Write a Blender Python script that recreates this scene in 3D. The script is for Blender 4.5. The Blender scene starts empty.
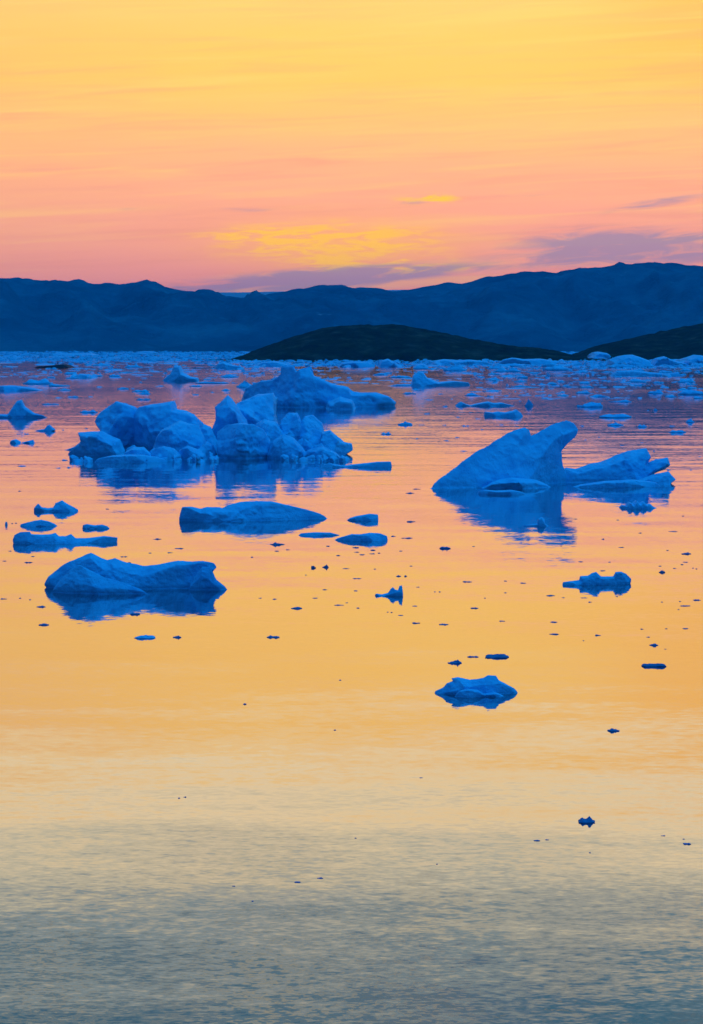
import bpy, math, random
import numpy as np
from mathutils import Vector

rng = np.random.default_rng(11)
random.seed(11)
scene = bpy.context.scene
COL = scene.collection

# ------------------------------------------------------------------ camera
W, H, F = 703, 1024, 2408.0
CAM_Z = 15.0
PITCH = math.atan(165.0 / F)
CP, SP = math.cos(PITCH), math.sin(PITCH)
cam_data = bpy.data.cameras.new('camera')
cam = bpy.data.objects.new('camera', cam_data)
COL.objects.link(cam)
cam.location = (0, 0, CAM_Z)
cam.rotation_euler = (math.pi / 2 - PITCH, 0, 0)
cam_data.sensor_fit = 'VERTICAL'
cam_data.sensor_height = 24.0
cam_data.sensor_width = 24.0
cam_data.lens = 24.0 * F / H
cam_data.clip_start = 1.0
cam_data.clip_end = 80000.0
scene.camera = cam


def ray(px, py):
    u, v = (px - W / 2) / F, (H / 2 - py) / F
    return u, CP + v * SP, -SP + v * CP


def row_y(py):                      # distance of the water seen on a picture row
    _, dy, dz = ray(W / 2, py)
    return CAM_Z / -dz * dy


def at_y(px, py, Y):                # point of the sight line at distance Y
    dx, dy, dz = ray(px, py)
    t = Y / dy
    return dx * t, CAM_Z + dz * t


def ppm(Y):                         # metres per picture element at distance Y
    return Y / F


# ------------------------------------------------------------------ noise
def _hash(ix, iy, iz, seed):
    h = (ix.astype(np.uint32) * np.uint32(374761393) + iy.astype(np.uint32) * np.uint32(668265263)
         + iz.astype(np.uint32) * np.uint32(2147483647) + np.uint32((seed * 974634777) & 0xffffffff))
    h = (h ^ (h >> np.uint32(13))) * np.uint32(1274126177)
    h = (h ^ (h >> np.uint32(16))) * np.uint32(2246822519)
    h ^= h >> np.uint32(15)
    return h


def vnoise(x, y, z, seed=0):
    x = np.asarray(x, np.float64); y = np.asarray(y, np.float64); z = np.asarray(z, np.float64)
    x, y, z = np.broadcast_arrays(x, y, z)
    x0, y0, z0 = np.floor(x), np.floor(y), np.floor(z)
    fx, fy, fz = x - x0, y - y0, z - z0
    fx = fx * fx * (3 - 2 * fx); fy = fy * fy * (3 - 2 * fy); fz = fz * fz * (3 - 2 * fz)
    ix, iy, iz = x0.astype(np.int64), y0.astype(np.int64), z0.astype(np.int64)
    out = 0
    for a in (0, 1):
        wx = fx if a else 1 - fx
        for b in (0, 1):
            wy = fy if b else 1 - fy
            for c in (0, 1):
                wz = fz if c else 1 - fz
                out = out + wx * wy * wz * (_hash(ix + a, iy + b, iz + c, seed) / 4294967295.0)
    return out * 2 - 1


def fbm(x, y, z, seed=0, octv=4, gain=0.5):
    s, a, tot = 0, 1.0, 0
    for o in range(octv):
        k = 2.03 ** o
        s = s + a * vnoise(x * k + 17.3 * o, y * k - 9.1 * o, z * k + 4.7 * o, seed + o)
        tot += a
        a *= gain
    return s / tot


def worley(x, y, z, seed=0):
    x0, y0, z0 = np.floor(x).astype(np.int64), np.floor(y).astype(np.int64), np.floor(z).astype(np.int64)
    best = np.full(x.shape, 9.0)
    for a in (-1, 0, 1):
        for b in (-1, 0, 1):
            for c in (-1, 0, 1):
                ix, iy, iz = x0 + a, y0 + b, z0 + c
                hh = _hash(ix, iy, iz, seed)
                h1 = (hh & np.uint32(1023)) / 1023.0
                h2 = ((hh >> np.uint32(10)) & np.uint32(1023)) / 1023.0
                h3 = ((hh >> np.uint32(20)) & np.uint32(1023)) / 1023.0
                d = (ix + h1 - x) ** 2 + (iy + h2 - y) ** 2 + (iz + h3 - z) ** 2
                best = np.minimum(best, d)
    return np.sqrt(best)


# ------------------------------------------------------------------ mesh helpers
def mesh_from(name, verts, faces, smooth=True):
    me = bpy.data.meshes.new(name)
    verts = np.asarray(verts, np.float32)
    faces = np.asarray(faces, np.int32)
    n, k = faces.shape
    me.vertices.add(len(verts)); me.vertices.foreach_set('co', verts.ravel())
    me.loops.add(n * k); me.loops.foreach_set('vertex_index', faces.ravel())
    me.polygons.add(n)
    me.polygons.foreach_set('loop_start', np.arange(0, n * k, k, dtype=np.int32))
    me.polygons.foreach_set('loop_total', np.full(n, k, np.int32))
    me.polygons.foreach_set('use_smooth', np.full(n, bool(smooth)))
    me.update(); me.validate()
    return me


def link(name, me, mat, loc=(0, 0, 0)):
    o = bpy.data.objects.new(name, me)
    if not me.materials:
        me.materials.append(mat)
    o.location = loc
    COL.objects.link(o)
    return o


def tag(o, label=None, cat=None, group=None, kind=None):
    if label: o['label'] = label
    if cat: o['category'] = cat
    if group: o['group'] = group
    if kind: o['kind'] = kind
    return o


def surface_nets(f, xs, ys, zs):
    ins = f < 0
    nx, ny, nz = f.shape
    acc = np.zeros((nx - 1, ny - 1, nz - 1, 3), np.float32)
    cnt = np.zeros((nx - 1, ny - 1, nz - 1), np.float32)
    offs = [(a, b, c) for a in (0, 1) for b in (0, 1) for c in (0, 1)]

    def sl(o):
        return tuple(slice(o[i], f.shape[i] - 1 + o[i]) for i in range(3))
    for o in offs:
        for ax in range(3):
            if o[ax]:
                continue
            p = list(o); p[ax] = 1
            a, b = f[sl(o)], f[sl(p)]
            m = (a < 0) != (b < 0)
            t = np.where(m, a / np.where(m, a - b, 1), 0)
            for k in range(3):
                acc[..., k] += np.where(m, (o[k] + (t if k == ax else 0)), 0)
            cnt += m
    act = cnt > 0
    idx = np.full(act.shape, -1, np.int64)
    idx[act] = np.arange(act.sum())
    cell = np.argwhere(act)
    loc = acc[act] / cnt[act][:, None] + cell
    step = np.array([xs[1] - xs[0], ys[1] - ys[0], zs[1] - zs[0]])
    verts = loc * step + np.array([xs[0], ys[0], zs[0]])
    quads = []
    for ax in range(3):
        b, c = [(1, 2), (2, 0), (0, 1)][ax]
        s0 = [slice(None)] * 3; s1 = [slice(None)] * 3
        s0[ax] = slice(0, -1); s1[ax] = slice(1, None)
        ch = ins[tuple(s0)] != ins[tuple(s1)]
        e = np.argwhere(ch)
        e = e[(e[:, b] > 0) & (e[:, c] > 0) & (e[:, b] < f.shape[b] - 1) & (e[:, c] < f.shape[c] - 1)]
        eb = np.zeros(3, np.int64); eb[b] = 1
        ec = np.zeros(3, np.int64); ec[c] = 1
        g = lambda q: idx[q[:, 0], q[:, 1], q[:, 2]]
        q = np.stack([g(e - eb - ec), g(e - ec), g(e), g(e - eb)], 1)
        flip = ~ins[e[:, 0], e[:, 1], e[:, 2]]
        q[flip] = q[flip][:, ::-1]
        quads.append(q)
    return verts, np.concatenate(quads)


def poly_sdf(X, Z, P):
    P = np.asarray(P, float)
    d = np.full(X.shape, 1e18); inside = np.zeros(X.shape, bool)
    n = len(P)
    for i in range(n):
        a, b = P[i], P[(i + 1) % n]
        ex, ez = b - a
        wx, wz = X - a[0], Z - a[1]
        t = np.clip((wx * ex + wz * ez) / (ex * ex + ez * ez + 1e-12), 0, 1)
        d = np.minimum(d, (wx - ex * t) ** 2 + (wz - ez * t) ** 2)
        c = ((a[1] <= Z) & (b[1] > Z)) | ((b[1] <= Z) & (a[1] > Z))
        with np.errstate(divide='ignore', invalid='ignore'):
            xi = a[0] + (Z - a[1]) / (ez if ez else 1e-12) * ex
        inside ^= c & (X < xi)
    d = np.sqrt(d)
    return np.where(inside, -d, d)


def smin(a, b, k):
    h = np.clip(0.5 + 0.5 * (b - a) / k, 0, 1)
    return b * (1 - h) + a * h - k * h * (1 - h)


def ch(pts, row, front=None, back=1.0, p=1.5, depth=None, lean=0.0):
    """one block of ice: outline pts, the picture row(s) where its crest stands on the water, the row its foot reaches"""
    return dict(pts=pts, row=row if isinstance(row, tuple) else (row, row), front=front, back=back, p=p, depth=depth, lean=lean)


def make_ice(name, mat, chunks, seed, step=1.1, rough=1.0, cuts=(), blend=0.3, facets=12):
    fr = np.random.default_rng(seed * 13 + 1)
    S = []
    for c in chunks:
        pts = c['pts']
        x0, x1 = min(p[0] for p in pts), max(p[0] for p in pts)
        rl, rr = c['row']
        rowat = lambda px: rl + (rr - rl) * min(1, max(0, (px - x0) / (x1 - x0)))
        Q = []
        for px, py in pts:
            Y = row_y(rowat(px))
            X, Z = at_y(px, py, Y)
            Q.append((X, Z))
        Yl, Yr = row_y(rl), row_y(rr)
        hgt = max(q[1] for q in Q)
        wid = max(q[0] for q in Q) - min(q[0] for q in Q)
        low = -max(hgt, 0.4 * wid) * 1.3
        Q = [(Q[0][0] + 0.1 * hgt, low)] + Q + [(Q[-1][0] - 0.1 * hgt, low)]
        Hc = min(hgt, 0.5 * wid)
        df = c['depth'] if c['depth'] else (min(Yl, Yr) - row_y(c['front']) if c['front'] else 0.0)
        df = max(df, 0.45 * Hc, 0.16 * min(wid, 8 * hgt))
        S.append(dict(Q=Q, Xl=Q[1][0], Xr=Q[-2][0], Yl=Yl, Yr=Yr, df=df, db=df * c['back'], lean=c['lean'], H=Hc, p=1 + (c['p'] - 1) * 0.6, hgt=hgt))
    m = ppm(np.mean([s['Yl'] for s in S]))
    r = m * step
    hmax = max(s['hgt'] for s in S)
    xa = min(min(q[0] for q in s['Q']) for s in S) - 0.15 * hmax - 2 * r
    xb = max(max(q[0] for q in s['Q']) for s in S) + 0.15 * hmax + 2 * r
    ya = min(min(s['Yl'], s['Yr']) - s['df'] * 1.25 for s in S) - 3 * r
    yb = max(max(s['Yl'], s['Yr']) + s['db'] * 1.25 for s in S) + 3 * r
    za, zb = -max(0.35 * hmax, 5 * r), hmax * 1.12 + 2 * r
    ry = max(r, (yb - ya) / 260)
    xs = np.arange(xa, xb + r, r); ys = np.arange(ya, yb + ry, ry); zs = np.arange(za, zb + r * 0.8, r * 0.8)
    fall = np.full((len(xs), len(ys), len(zs)), 9.0 * hmax, np.float32)
    tn = np.zeros(fall.shape, np.float32)                # 0 on the crests, 1 at the feet
    xs_a, ys_a = xs, ys
    for s in S:
        mg = 0.25 * hmax + 3 * r
        i0, i1 = np.searchsorted(xs_a, [min(q[0] for q in s['Q']) - mg, max(q[0] for q in s['Q']) + mg])
        j0, j1 = np.searchsorted(ys_a, [min(s['Yl'], s['Yr']) - 1.3 * s['df'] - mg, max(s['Yl'], s['Yr']) + 1.3 * s['db'] + mg])
        xs, ys = xs_a[i0:i1], ys_a[j0:j1]
        X2, Z2 = np.meshgrid(xs, zs, indexing='ij')
        f = fall[i0:i1, j0:j1]
        d2 = poly_sdf(X2, Z2, s['Q'])
        tx = np.clip((xs - s['Xl']) / max(1e-6, s['Xr'] - s['Xl']), 0, 1)
        yc = s['Yl'] + (s['Yr'] - s['Yl']) * tx
        t = (ys[None, :] - yc[:, None])[:, :, None]
        if s['lean']:                                       # the near face hangs out over its foot
            t = t + s['lean'] * (np.clip(zs, 0, None) - 0.3 * s['hgt'])[None, None, :]
        g = np.where(t < 0, (np.abs(t) / s['df']) ** s['p'], (np.abs(t) / s['db']) ** s['p']) * s['H']
        fc = (d2[:, None, :] + g).astype(np.float32)
        I = np.argwhere((fc[::3, ::3, ::3] < 0) & (zs[::3] > 0)[None, None, :])
        if len(I) > 60:                                 # flat fracture faces on the near and upper side
            Pp = np.stack([xs[::3][I[:, 0]], ys[::3][I[:, 1]], zs[::3][I[:, 2]]], 1)
            for _ in range(facets):
                a_, e_ = fr.uniform(-1.0, 1.0), fr.uniform(-0.2, 0.75)
                nn = (math.sin(a_) * math.cos(e_), -math.cos(a_) * math.cos(e_), math.sin(e_))
                hq = np.percentile(Pp @ np.array(nn), fr.uniform(78, 95))
                crest = max(qx * nn[0] + (s['Yl'] + (s['Yr'] - s['Yl']) * min(1, max(0, (qx - s['Xl']) / (s['Xr'] - s['Xl'])))) * nn[1] + max(qz, 0) * nn[2] for qx, qz in s['Q'])
                hq = max(hq, crest - 0.02 * s['H'])      # never lower than the crest line
                pl = ((xs * nn[0])[:, None, None] + (ys * nn[1])[None, :, None] + (zs * nn[2])[None, None, :] - hq).astype(np.float32)
                fc = np.maximum(fc, pl)
        w_ = np.clip(np.where(t < 0, np.abs(t) / s['df'], 0.3 * np.abs(t) / s['db']), 0, 1).astype(np.float32)
        tv = tn[i0:i1, j0:j1]
        np.copyto(tv, np.broadcast_to(w_, tv.shape), where=fc < f)
        fall[i0:i1, j0:j1] = smin(f, fc, np.float32(blend * s['H'] * 0.3 + 1e-4))
    xs, ys, f = xs_a, ys_a, fall
    Hm = hmax
    for cx, cy, crow, hw, hh, dep in cuts:             # melted hollows and undercuts
        Y = row_y(crow)
        cX, cZ = at_y(cx, cy, Y)
        mm = ppm(Y)
        q = np.sqrt(((xs - cX) / (hw * mm))[:, None, None] ** 2 + ((ys - Y) / dep)[None, :, None] ** 2
                    + ((zs - cZ) / (hh * mm))[None, None, :] ** 2)
        f = np.maximum(f, ((1 - q) * hh * mm * 0.8).astype(np.float32))
    # waterline notch melted by the swell
    f = (f + (0.028 * Hm * np.exp(-((zs - 0.01 * Hm) / (0.04 * Hm + r)) ** 2))[None, None, :]).astype(np.float32)
    band = np.abs(f) < 0.30 * Hm * max(rough, 0.5)
    I = np.argwhere(band)
    x, y, z = xs[I[:, 0]], ys[I[:, 1]], zs[I[:, 2]]
    fade = np.clip(1.4 * r / Hm + 0.35 + z / Hm, 0.3, 1.0)
    L = Hm
    wx = fbm(x / L * 1.3, y / L * 1.3, z / L * 1.3, seed + 40, 2) * 0.25 * L
    n = 0.085 * fbm(x / L * 1.6, y / L * 1.2, z / L * 2.0, seed, 4, 0.5)
    w1 = worley((x + wx) / L * 2.3, (y + wx) / L * 1.7, (z + wx) / L * 2.6, seed + 7)
    rdg = np.abs(fbm(x / L * 3.1 + wx, y / L * 2.4, z / L * 3.6, seed + 60, 3))
    w2 = worley((x - wx) / L * 6.5, y / L * 5.0, z / L * 7.0, seed + 9)
    n = n + 0.13 * (rdg - 0.18)
    n = n + 0.19 * (0.55 - w1) * -1.0 + 0.065 * (w2 - 0.5) * -1.0
    amp = 0.22 + 1.7 * np.clip(tn[band] * 1.6, 0, 1)
    f[band] += (n * L * rough * fade * amp * 0.8).astype(np.float32)
    f[0], f[-1] = 1, 1; f[:, 0], f[:, -1] = 1, 1; f[:, :, 0], f[:, :, -1] = 1, 1
    v, q = surface_nets(f, xs, ys, zs)
    # keep the largest pieces only (drop specks)
    o = np.array([(xs[0] + xs[-1]) / 2, (ys[0] + ys[-1]) / 2, 0.0])
    me = mesh_from(name, v - o, q)
    return link(name, me, mat, o)


def lump(name, mat, cx, row, wpx, hpx, seed, style='lump', depth=None):
    """a small floe: irregular footprint, uneven top"""
    Y = row_y(row)
    m = ppm(Y)
    X, _ = at_y(cx, row, Y)
    w, h = wpx * m, hpx * m
    r = np.random.default_rng(seed)
    nseg = 28 if wpx > 14 else (18 if wpx > 6 else 12)
    nr = 8 if wpx > 14 else (5 if wpx > 6 else 4)
    d = depth if depth else w * r.uniform(0.45, 0.8)
    d = min(d, max(6 * h, 0.3 * w) + 0.2 * w)
    th = np.arange(nseg) / nseg * 2 * math.pi
    rad = 1 + 0.22 * fbm(np.cos(th) * 1.4, np.sin(th) * 1.4, 0 * th + seed, seed, 3) * 1.6
    rho = np.linspace(0, 1, nr + 1)[1:]
    pw = {'lump': 2.4, 'flat': 6.0, 'double': 3.0, 'spiky': 3.0, 'wedge': 3.0}[style]
    pw = max(pw, 5.0) if wpx < 8 else pw
    bx, by = r.uniform(-0.3, 0.3), r.uniform(-0.2, 0.2)
    vs, fs = [], []
    sq = lambda v: math.copysign(abs(v) ** 0.65, v)

    def top(x, y, rr):
        base = (1 - rr ** pw)
        n = fbm(np.array(x * 2.6), np.array(y * 2.2), np.array(seed * 0.37), seed, 3)
        q = base * (0.72 + 0.95 * n)
        if style == 'lump':
            q = q * (0.72 + 0.38 * math.exp(-((x - bx) ** 2 * 5 + (y - by) ** 2 * 3)))
        if style == 'double':
            q = q * (0.5 + 0.6 * max(math.exp(-((x + 0.55) ** 2 * 14)), 0.9 * math.exp(-((x - 0.5) ** 2 * 14))))
        if style == 'spiky':
            q = q * (0.35 + 0.9 * abs(vnoise(np.array(x * 5.3), np.array(y * 4.1), np.array(seed * 1.7), seed + 5)))
        if style == 'wedge':
            q = q * (0.35 + 0.75 * np.clip(0.5 - 0.62 * x * (1 if seed % 2 else -1), 0, 1))
        return float(max(q, 0.02))
    vs.append((0, 0, top(0, 0, 0)))
    for q in rho:
        for k in range(nseg):
            x, y = q * rad[k] * sq(math.cos(th[k])), q * rad[k] * sq(math.sin(th[k]))
            if q < 1:
                x += r.normal(0, 0.025); y += r.normal(0, 0.03)
            vs.append((x, y, top(x, y, q) if q < 1 else r.uniform(0.10, 0.34)))
    lo = len(vs)
    for k in range(nseg):                               # undercut waterline, then the underside
        vs.append((0.93 * rad[k] * sq(math.cos(th[k])), 0.93 * rad[k] * sq(math.sin(th[k])), -0.25))
    vs.append((0, 0, -0.4))
    for k in range(nseg):
        j = (k + 1) % nseg
        fs.append((0, 1 + k, 1 + j, 1 + j))
        for i in range(nr - 1):
            a, b = 1 + i * nseg, 1 + (i + 1) * nseg
            fs.append((a + k, b + k, b + j, a + j))
        a = 1 + (nr - 1) * nseg
        fs.append((a + k, lo + k, lo + j, a + j))
        fs.append((lo + k, len(vs) - 1, len(vs) - 1, lo + j))
    V = np.array(vs)
    zt = V[:, 2].max()
    V[:, 0] *= w / 2 / max(1e-6, np.abs(V[:, 0]).max()); V[:, 1] *= d / 2; V[:, 2] *= h / zt
    me = bpy.data.meshes.new(name)
    me.from_pydata([tuple(v) for v in V], [], [tuple(dict.fromkeys(q)) for q in fs])
    me.polygons.foreach_set('use_smooth', np.full(len(me.polygons), bool(wpx > 8)))
    me.update()
    return link(name, me, mat, (X, Y, 0))


# ------------------------------------------------------------------ materials
def new_mat(name):
    m = bpy.data.materials.new(name)
    m.use_nodes = True
    nt = m.node_tree
    nt.nodes.clear()
    out = nt.nodes.new('ShaderNodeOutputMaterial')
    return m, nt, out


def node(nt, kind, **kw):
    n = nt.nodes.new(kind)
    for k, v in kw.items():
        if k.startswith('i_'):
            n.inputs[k[2:].replace('_', ' ')].default_value = v
        else:
            setattr(n, k, v)
    return n


def math_n(nt, op, a, b=None, c=None, clamp=False):
    n = nt.nodes.new('ShaderNodeMath'); n.operation = op; n.use_clamp = clamp
    for i, v in enumerate((a, b, c)):
        if v is None: continue
        if isinstance(v, (int, float)): n.inputs[i].default_value = v
        else: nt.links.new(v, n.inputs[i])
    return n.outputs[0]


def smooth_n(nt, v, a, b, lo=0.0, hi=1.0):
    n = nt.nodes.new('ShaderNodeMapRange'); n.interpolation_type = 'SMOOTHSTEP'
    nt.links.new(v, n.inputs['Value'])
    n.inputs['From Min'].default_value = a; n.inputs['From Max'].default_value = b
    n.inputs['To Min'].default_value = lo; n.inputs['To Max'].default_value = hi
    return n.outputs[0]


def ramp_n(nt, fac, stops, interp='LINEAR'):
    n = nt.nodes.new('ShaderNodeValToRGB')
    cr = n.color_ramp; cr.interpolation = interp
    while len(cr.elements) < len(stops): cr.elements.new(0.5)
    for e, (p, c) in zip(cr.elements, stops):
        e.position = p; e.color = (*c, 1)
    nt.links.new(fac, n.inputs[0])
    return n.outputs[0]


def mix_n(nt, fac, a, b, blend='MIX'):
    n = nt.nodes.new('ShaderNodeMix'); n.data_type = 'RGBA'; n.blend_type = blend
    if isinstance(fac, (int, float)): n.inputs[0].default_value = fac
    else: nt.links.new(fac, n.inputs[0])
    for i, v in ((6, a), (7, b)):
        if isinstance(v, tuple): n.inputs[i].default_value = (*v, 1)
        else: nt.links.new(v, n.inputs[i])
    return n.outputs[2]


def lin(r, g, b):
    f = lambda c: (c / 255 / 12.92) if c <= 10 else ((c / 255 + 0.055) / 1.055) ** 2.4
    return (f(r), f(g), f(b))


def ice_material(name, scale, base=(0.09, 0.62, 0.93), deep=(0.025, 0.33, 0.68)):
    m, nt, out = new_mat(name)
    b = node(nt, 'ShaderNodeBsdfPrincipled', i_Roughness=0.7, i_IOR=1.31)
    b.inputs['Specular IOR Level'].default_value = 0.06
    tc = node(nt, 'ShaderNodeTexCoord')
    n1 = node(nt, 'ShaderNodeTexNoise', i_Scale=0.35 * scale, i_Detail=5.0, i_Roughness=0.6, i_Distortion=0.6)
    nt.links.new(tc.outputs['Object'], n1.inputs['Vector'])
    n2 = node(nt, 'ShaderNodeTexNoise', i_Scale=2.2 * scale, i_Detail=6.0, i_Roughness=0.65)
    nt.links.new(tc.outputs['Object'], n2.inputs['Vector'])
    # tilted strata of clear blue ice
    wv = node(nt, 'ShaderNodeTexWave', i_Scale=0.16 * scale, i_Distortion=7.0, i_Detail=3.0)
    wv.inputs['Detail Scale'].default_value = 0.9
    mp = node(nt, 'ShaderNodeMapping')
    mp.inputs['Rotation'].default_value = (0.4, 1.05, 0.3)
    nt.links.new(tc.outputs['Object'], mp.inputs[0]); nt.links.new(mp.outputs[0], wv.inputs['Vector'])
    k = math_n(nt, 'ADD', math_n(nt, 'MULTIPLY', n1.outputs[0], 1.1), math_n(nt, 'MULTIPLY', wv.outputs['Fac'], 0.14))
    k = math_n(nt, 'ADD', k, math_n(nt, 'MULTIPLY', n2.outputs[0], 0.25))
    fac = smooth_n(nt, k, 0.62, 1.10, 0.0, 0.65)
    col = mix_n(nt, fac, base, deep)
    nt.links.new(col, b.inputs['Base Color'])
    bp = node(nt, 'ShaderNodeBump', i_Strength=0.4, i_Distance=0.45 / scale)
    hh = math_n(nt, 'ADD', n2.outputs[0], math_n(nt, 'MULTIPLY', n1.outputs[0], 0.8))
    nt.links.new(hh, bp.inputs['Height']); nt.links.new(bp.outputs[0], b.inputs['Normal'])
    nt.links.new(b.outputs[0], out.inputs[0])
    return m


ICE = ice_material('glacier_ice', 1.0)
ICE_NEAR = ice_material('glacier_ice_near', 2.2)
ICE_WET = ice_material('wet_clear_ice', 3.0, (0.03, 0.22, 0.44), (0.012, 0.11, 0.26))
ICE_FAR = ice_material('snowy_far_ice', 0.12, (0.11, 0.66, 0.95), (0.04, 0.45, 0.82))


def rock_material(name, c1, c2, c3, scale, patch=None):
    m, nt, out = new_mat(name)
    b = node(nt, 'ShaderNodeBsdfPrincipled', i_Roughness=0.95)
    b.inputs['Specular IOR Level'].default_value = 0.0
    tc = node(nt, 'ShaderNodeTexCoord')
    n1 = node(nt, 'ShaderNodeTexNoise', i_Scale=scale, i_Detail=8.0, i_Roughness=0.65)
    n2 = node(nt, 'ShaderNodeTexNoise', i_Scale=scale * 7, i_Detail=6.0, i_Roughness=0.7)
    for n in (n1, n2): nt.links.new(tc.outputs['Object'], n.inputs['Vector'])
    col = ramp_n(nt, n1.outputs[0], [(0.32, c1), (0.52, c2), (0.70, c3)])
    col = mix_n(nt, smooth_n(nt, n2.outputs[0], 0.5, 0.75, 0, 0.6), col, c3)
    if patch:
        n3 = node(nt, 'ShaderNodeTexNoise', i_Scale=scale * 2.3, i_Detail=7.0, i_Roughness=0.7)
        mp = node(nt, 'ShaderNodeMapping'); mp.inputs['Scale'].default_value = (0.6, 0.8, 2.2)
        nt.links.new(tc.outputs['Object'], mp.inputs[0]); nt.links.new(mp.outputs[0], n3.inputs['Vector'])
        col = mix_n(nt, smooth_n(nt, n3.outputs[0], 0.66, 0.74, 0, 0.8), col, patch)
    nt.links.new(col, b.inputs['Base Color'])
    bp = node(nt, 'ShaderNodeBump', i_Strength=0.6, i_Distance=0.15 / scale)
    nt.links.new(math_n(nt, 'ADD', n1.outputs[0], math_n(nt, 'MULTIPLY', n2.outputs[0], 0.3)), bp.inputs['Height'])
    nt.links.new(bp.outputs[0], b.inputs['Normal'])
    nt.links.new(b.outputs[0], out.inputs[0])
    return m


MOUNTAIN = rock_material('mountain_rock', (0.008, 0.07, 0.11), (0.015, 0.12, 0.18), (0.04, 0.21, 0.28), 0.0024, (0.20, 0.36, 0.42))
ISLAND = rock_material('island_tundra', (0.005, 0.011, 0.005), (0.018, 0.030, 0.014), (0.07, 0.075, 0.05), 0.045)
PLATEAU = rock_material('plateau_ice', (0.25, 0.42, 0.5), (0.3, 0.48, 0.56), (0.36, 0.52, 0.6), 0.0006)

# ------------------------------------------------------------------ world
world = bpy.data.worlds.new('World')
scene.world = world
world.use_nodes = True
nt = world.node_tree
nt.nodes.clear()
SUN_ELEV, SUN_AZ = math.radians(0.6), math.radians(3.0)     # the sun has gone down behind the mountains
sky = node(nt, 'ShaderNodeTexSky', sky_type='NISHITA', sun_disc=False)
sky.sun_elevation = SUN_ELEV
sky.sun_rotation = SUN_AZ
sky.air_density = 1.2; sky.dust_density = 2.0; sky.ozone_density = 3.0
bg1 = node(nt, 'ShaderNodeBackground', i_Strength=0.02)
nt.links.new(sky.outputs[0], bg1.inputs[0])

tc = node(nt, 'ShaderNodeTexCoord')
sep = node(nt, 'ShaderNodeSeparateXYZ')
nt.links.new(tc.outputs['Generated'], sep.inputs[0])
dx, dy, dz = sep.outputs
hl = math_n(nt, 'SQRT', math_n(nt, 'ADD', math_n(nt, 'MULTIPLY', dx, dx), math_n(nt, 'MULTIPLY', dy, dy)))
hl = math_n(nt, 'MAXIMUM', hl, 0.001)
el = math_n(nt, 'DIVIDE', dz, hl)                            # tan(elevation)
az = math_n(nt, 'ARCTAN2', dx, dy)                           # 0 in front, + to the right
frontness = math_n(nt, 'DIVIDE', dy, hl)

# slow wobble of the glow bands
cv = node(nt, 'ShaderNodeCombineXYZ')
nt.links.new(math_n(nt, 'MULTIPLY', az, 9.0), cv.inputs[0]); nt.links.new(math_n(nt, 'MULTIPLY', el, 70.0), cv.inputs[1])
wob = node(nt, 'ShaderNodeTexNoise', i_Scale=1.0, i_Detail=4.0, i_Roughness=0.55)
nt.links.new(cv.outputs[0], wob.inputs['Vector'])
elw = math_n(nt, 'ADD', el, math_n(nt, 'MULTIPLY', math_n(nt, 'SUBTRACT', wob.outputs[0], 0.5), 0.018))
t = math_n(nt, 'SQRT', math_n(nt, 'MAXIMUM', elw, 0.0), None)  # ramp position = sqrt(tan elevation)
S = lambda e: math.sqrt(e)
def hot(r, g, b, k, kb=1.0):                               # sky colour; the clipped red of the glow is brighter than the film shows
    c = lin(r, g, b)
    return (c[0] * k, c[1], c[2] * kb)


glow = ramp_n(nt, t, [
    (0.0, hot(255, 168, 150, 1.25)),
    (S(.030), hot(255, 175, 148, 1.25)),
    (S(.052), hot(255, 186, 142, 1.25)),
    (S(.072), hot(255, 196, 134, 1.25)),
    (S(.090), hot(255, 208, 118, 1.25)),
    (S(.110), hot(255, 217, 92, 1.25)),
    (S(.126), hot(255, 218, 96, 1.25)),
    (S(.146), hot(255, 219, 112, 1.25)),
    (S(.187), (1.22, 0.94, 0.53)),
    (S(.216), (0.86, 0.76, 0.50)),
    (S(.245), (0.38, 0.46, 0.43)),
    (S(.282), (0.03, 0.19, 0.28)),
    (S(.36), (0.012, 0.12, 0.22)),
    (S(.60), (0.004, 0.09, 0.26)),
    (1.0, (0.001, 0.09, 0.30)),
])
dusk = ramp_n(nt, t, [
    (0.0, (0.000, 0.024, 0.115)), (0.35, (0.000, 0.044, 0.20)), (0.6, (0.000, 0.07, 0.29)), (1.0, (0.001, 0.09, 0.36))])
# left of frame a touch more orange, right of frame a touch deeper amber
glow = mix_n(nt, math_n(nt, 'MULTIPLY', smooth_n(nt, az, -0.02, -0.20, 0, 0.30), smooth_n(nt, el, 0.19, 0.15)), glow, lin(255, 178, 112))
glow = mix_n(nt, smooth_n(nt, math_n(nt, 'MULTIPLY', smooth_n(nt, az, 0.05, 0.17), math_n(nt, 'MULTIPLY', smooth_n(nt, el, 0.08, 0.13), smooth_n(nt, el, 0.19, 0.15))), 0, 1, 0, 0.55), glow, hot(255, 198, 70, 1.25))
base = mix_n(nt, smooth_n(nt, frontness, 0.15, 0.92), dusk, glow)
# blue light lobe added overhead so ice tops brighten against their faces
dsky = node(nt, 'ShaderNodeVectorMath', operation='DOT_PRODUCT')
nt.links.new(tc.outputs['Generated'], dsky.inputs[0]); dsky.inputs[1].default_value = Vector((0.30, 0.12, 0.95)).normalized()
lobe = math_n(nt, 'POWER', math_n(nt, 'MAXIMUM', dsky.outputs['Value'], 0.0), 5.0)
lobec = node(nt, 'ShaderNodeVectorMath', operation='SCALE'); lobec.inputs[0].default_value = (0.0, 0.86, 1.85)
nt.links.new(lobe, lobec.inputs['Scale'])
base = mix_n(nt, 1.0, base, lobec.outputs[0], 'ADD')


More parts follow.
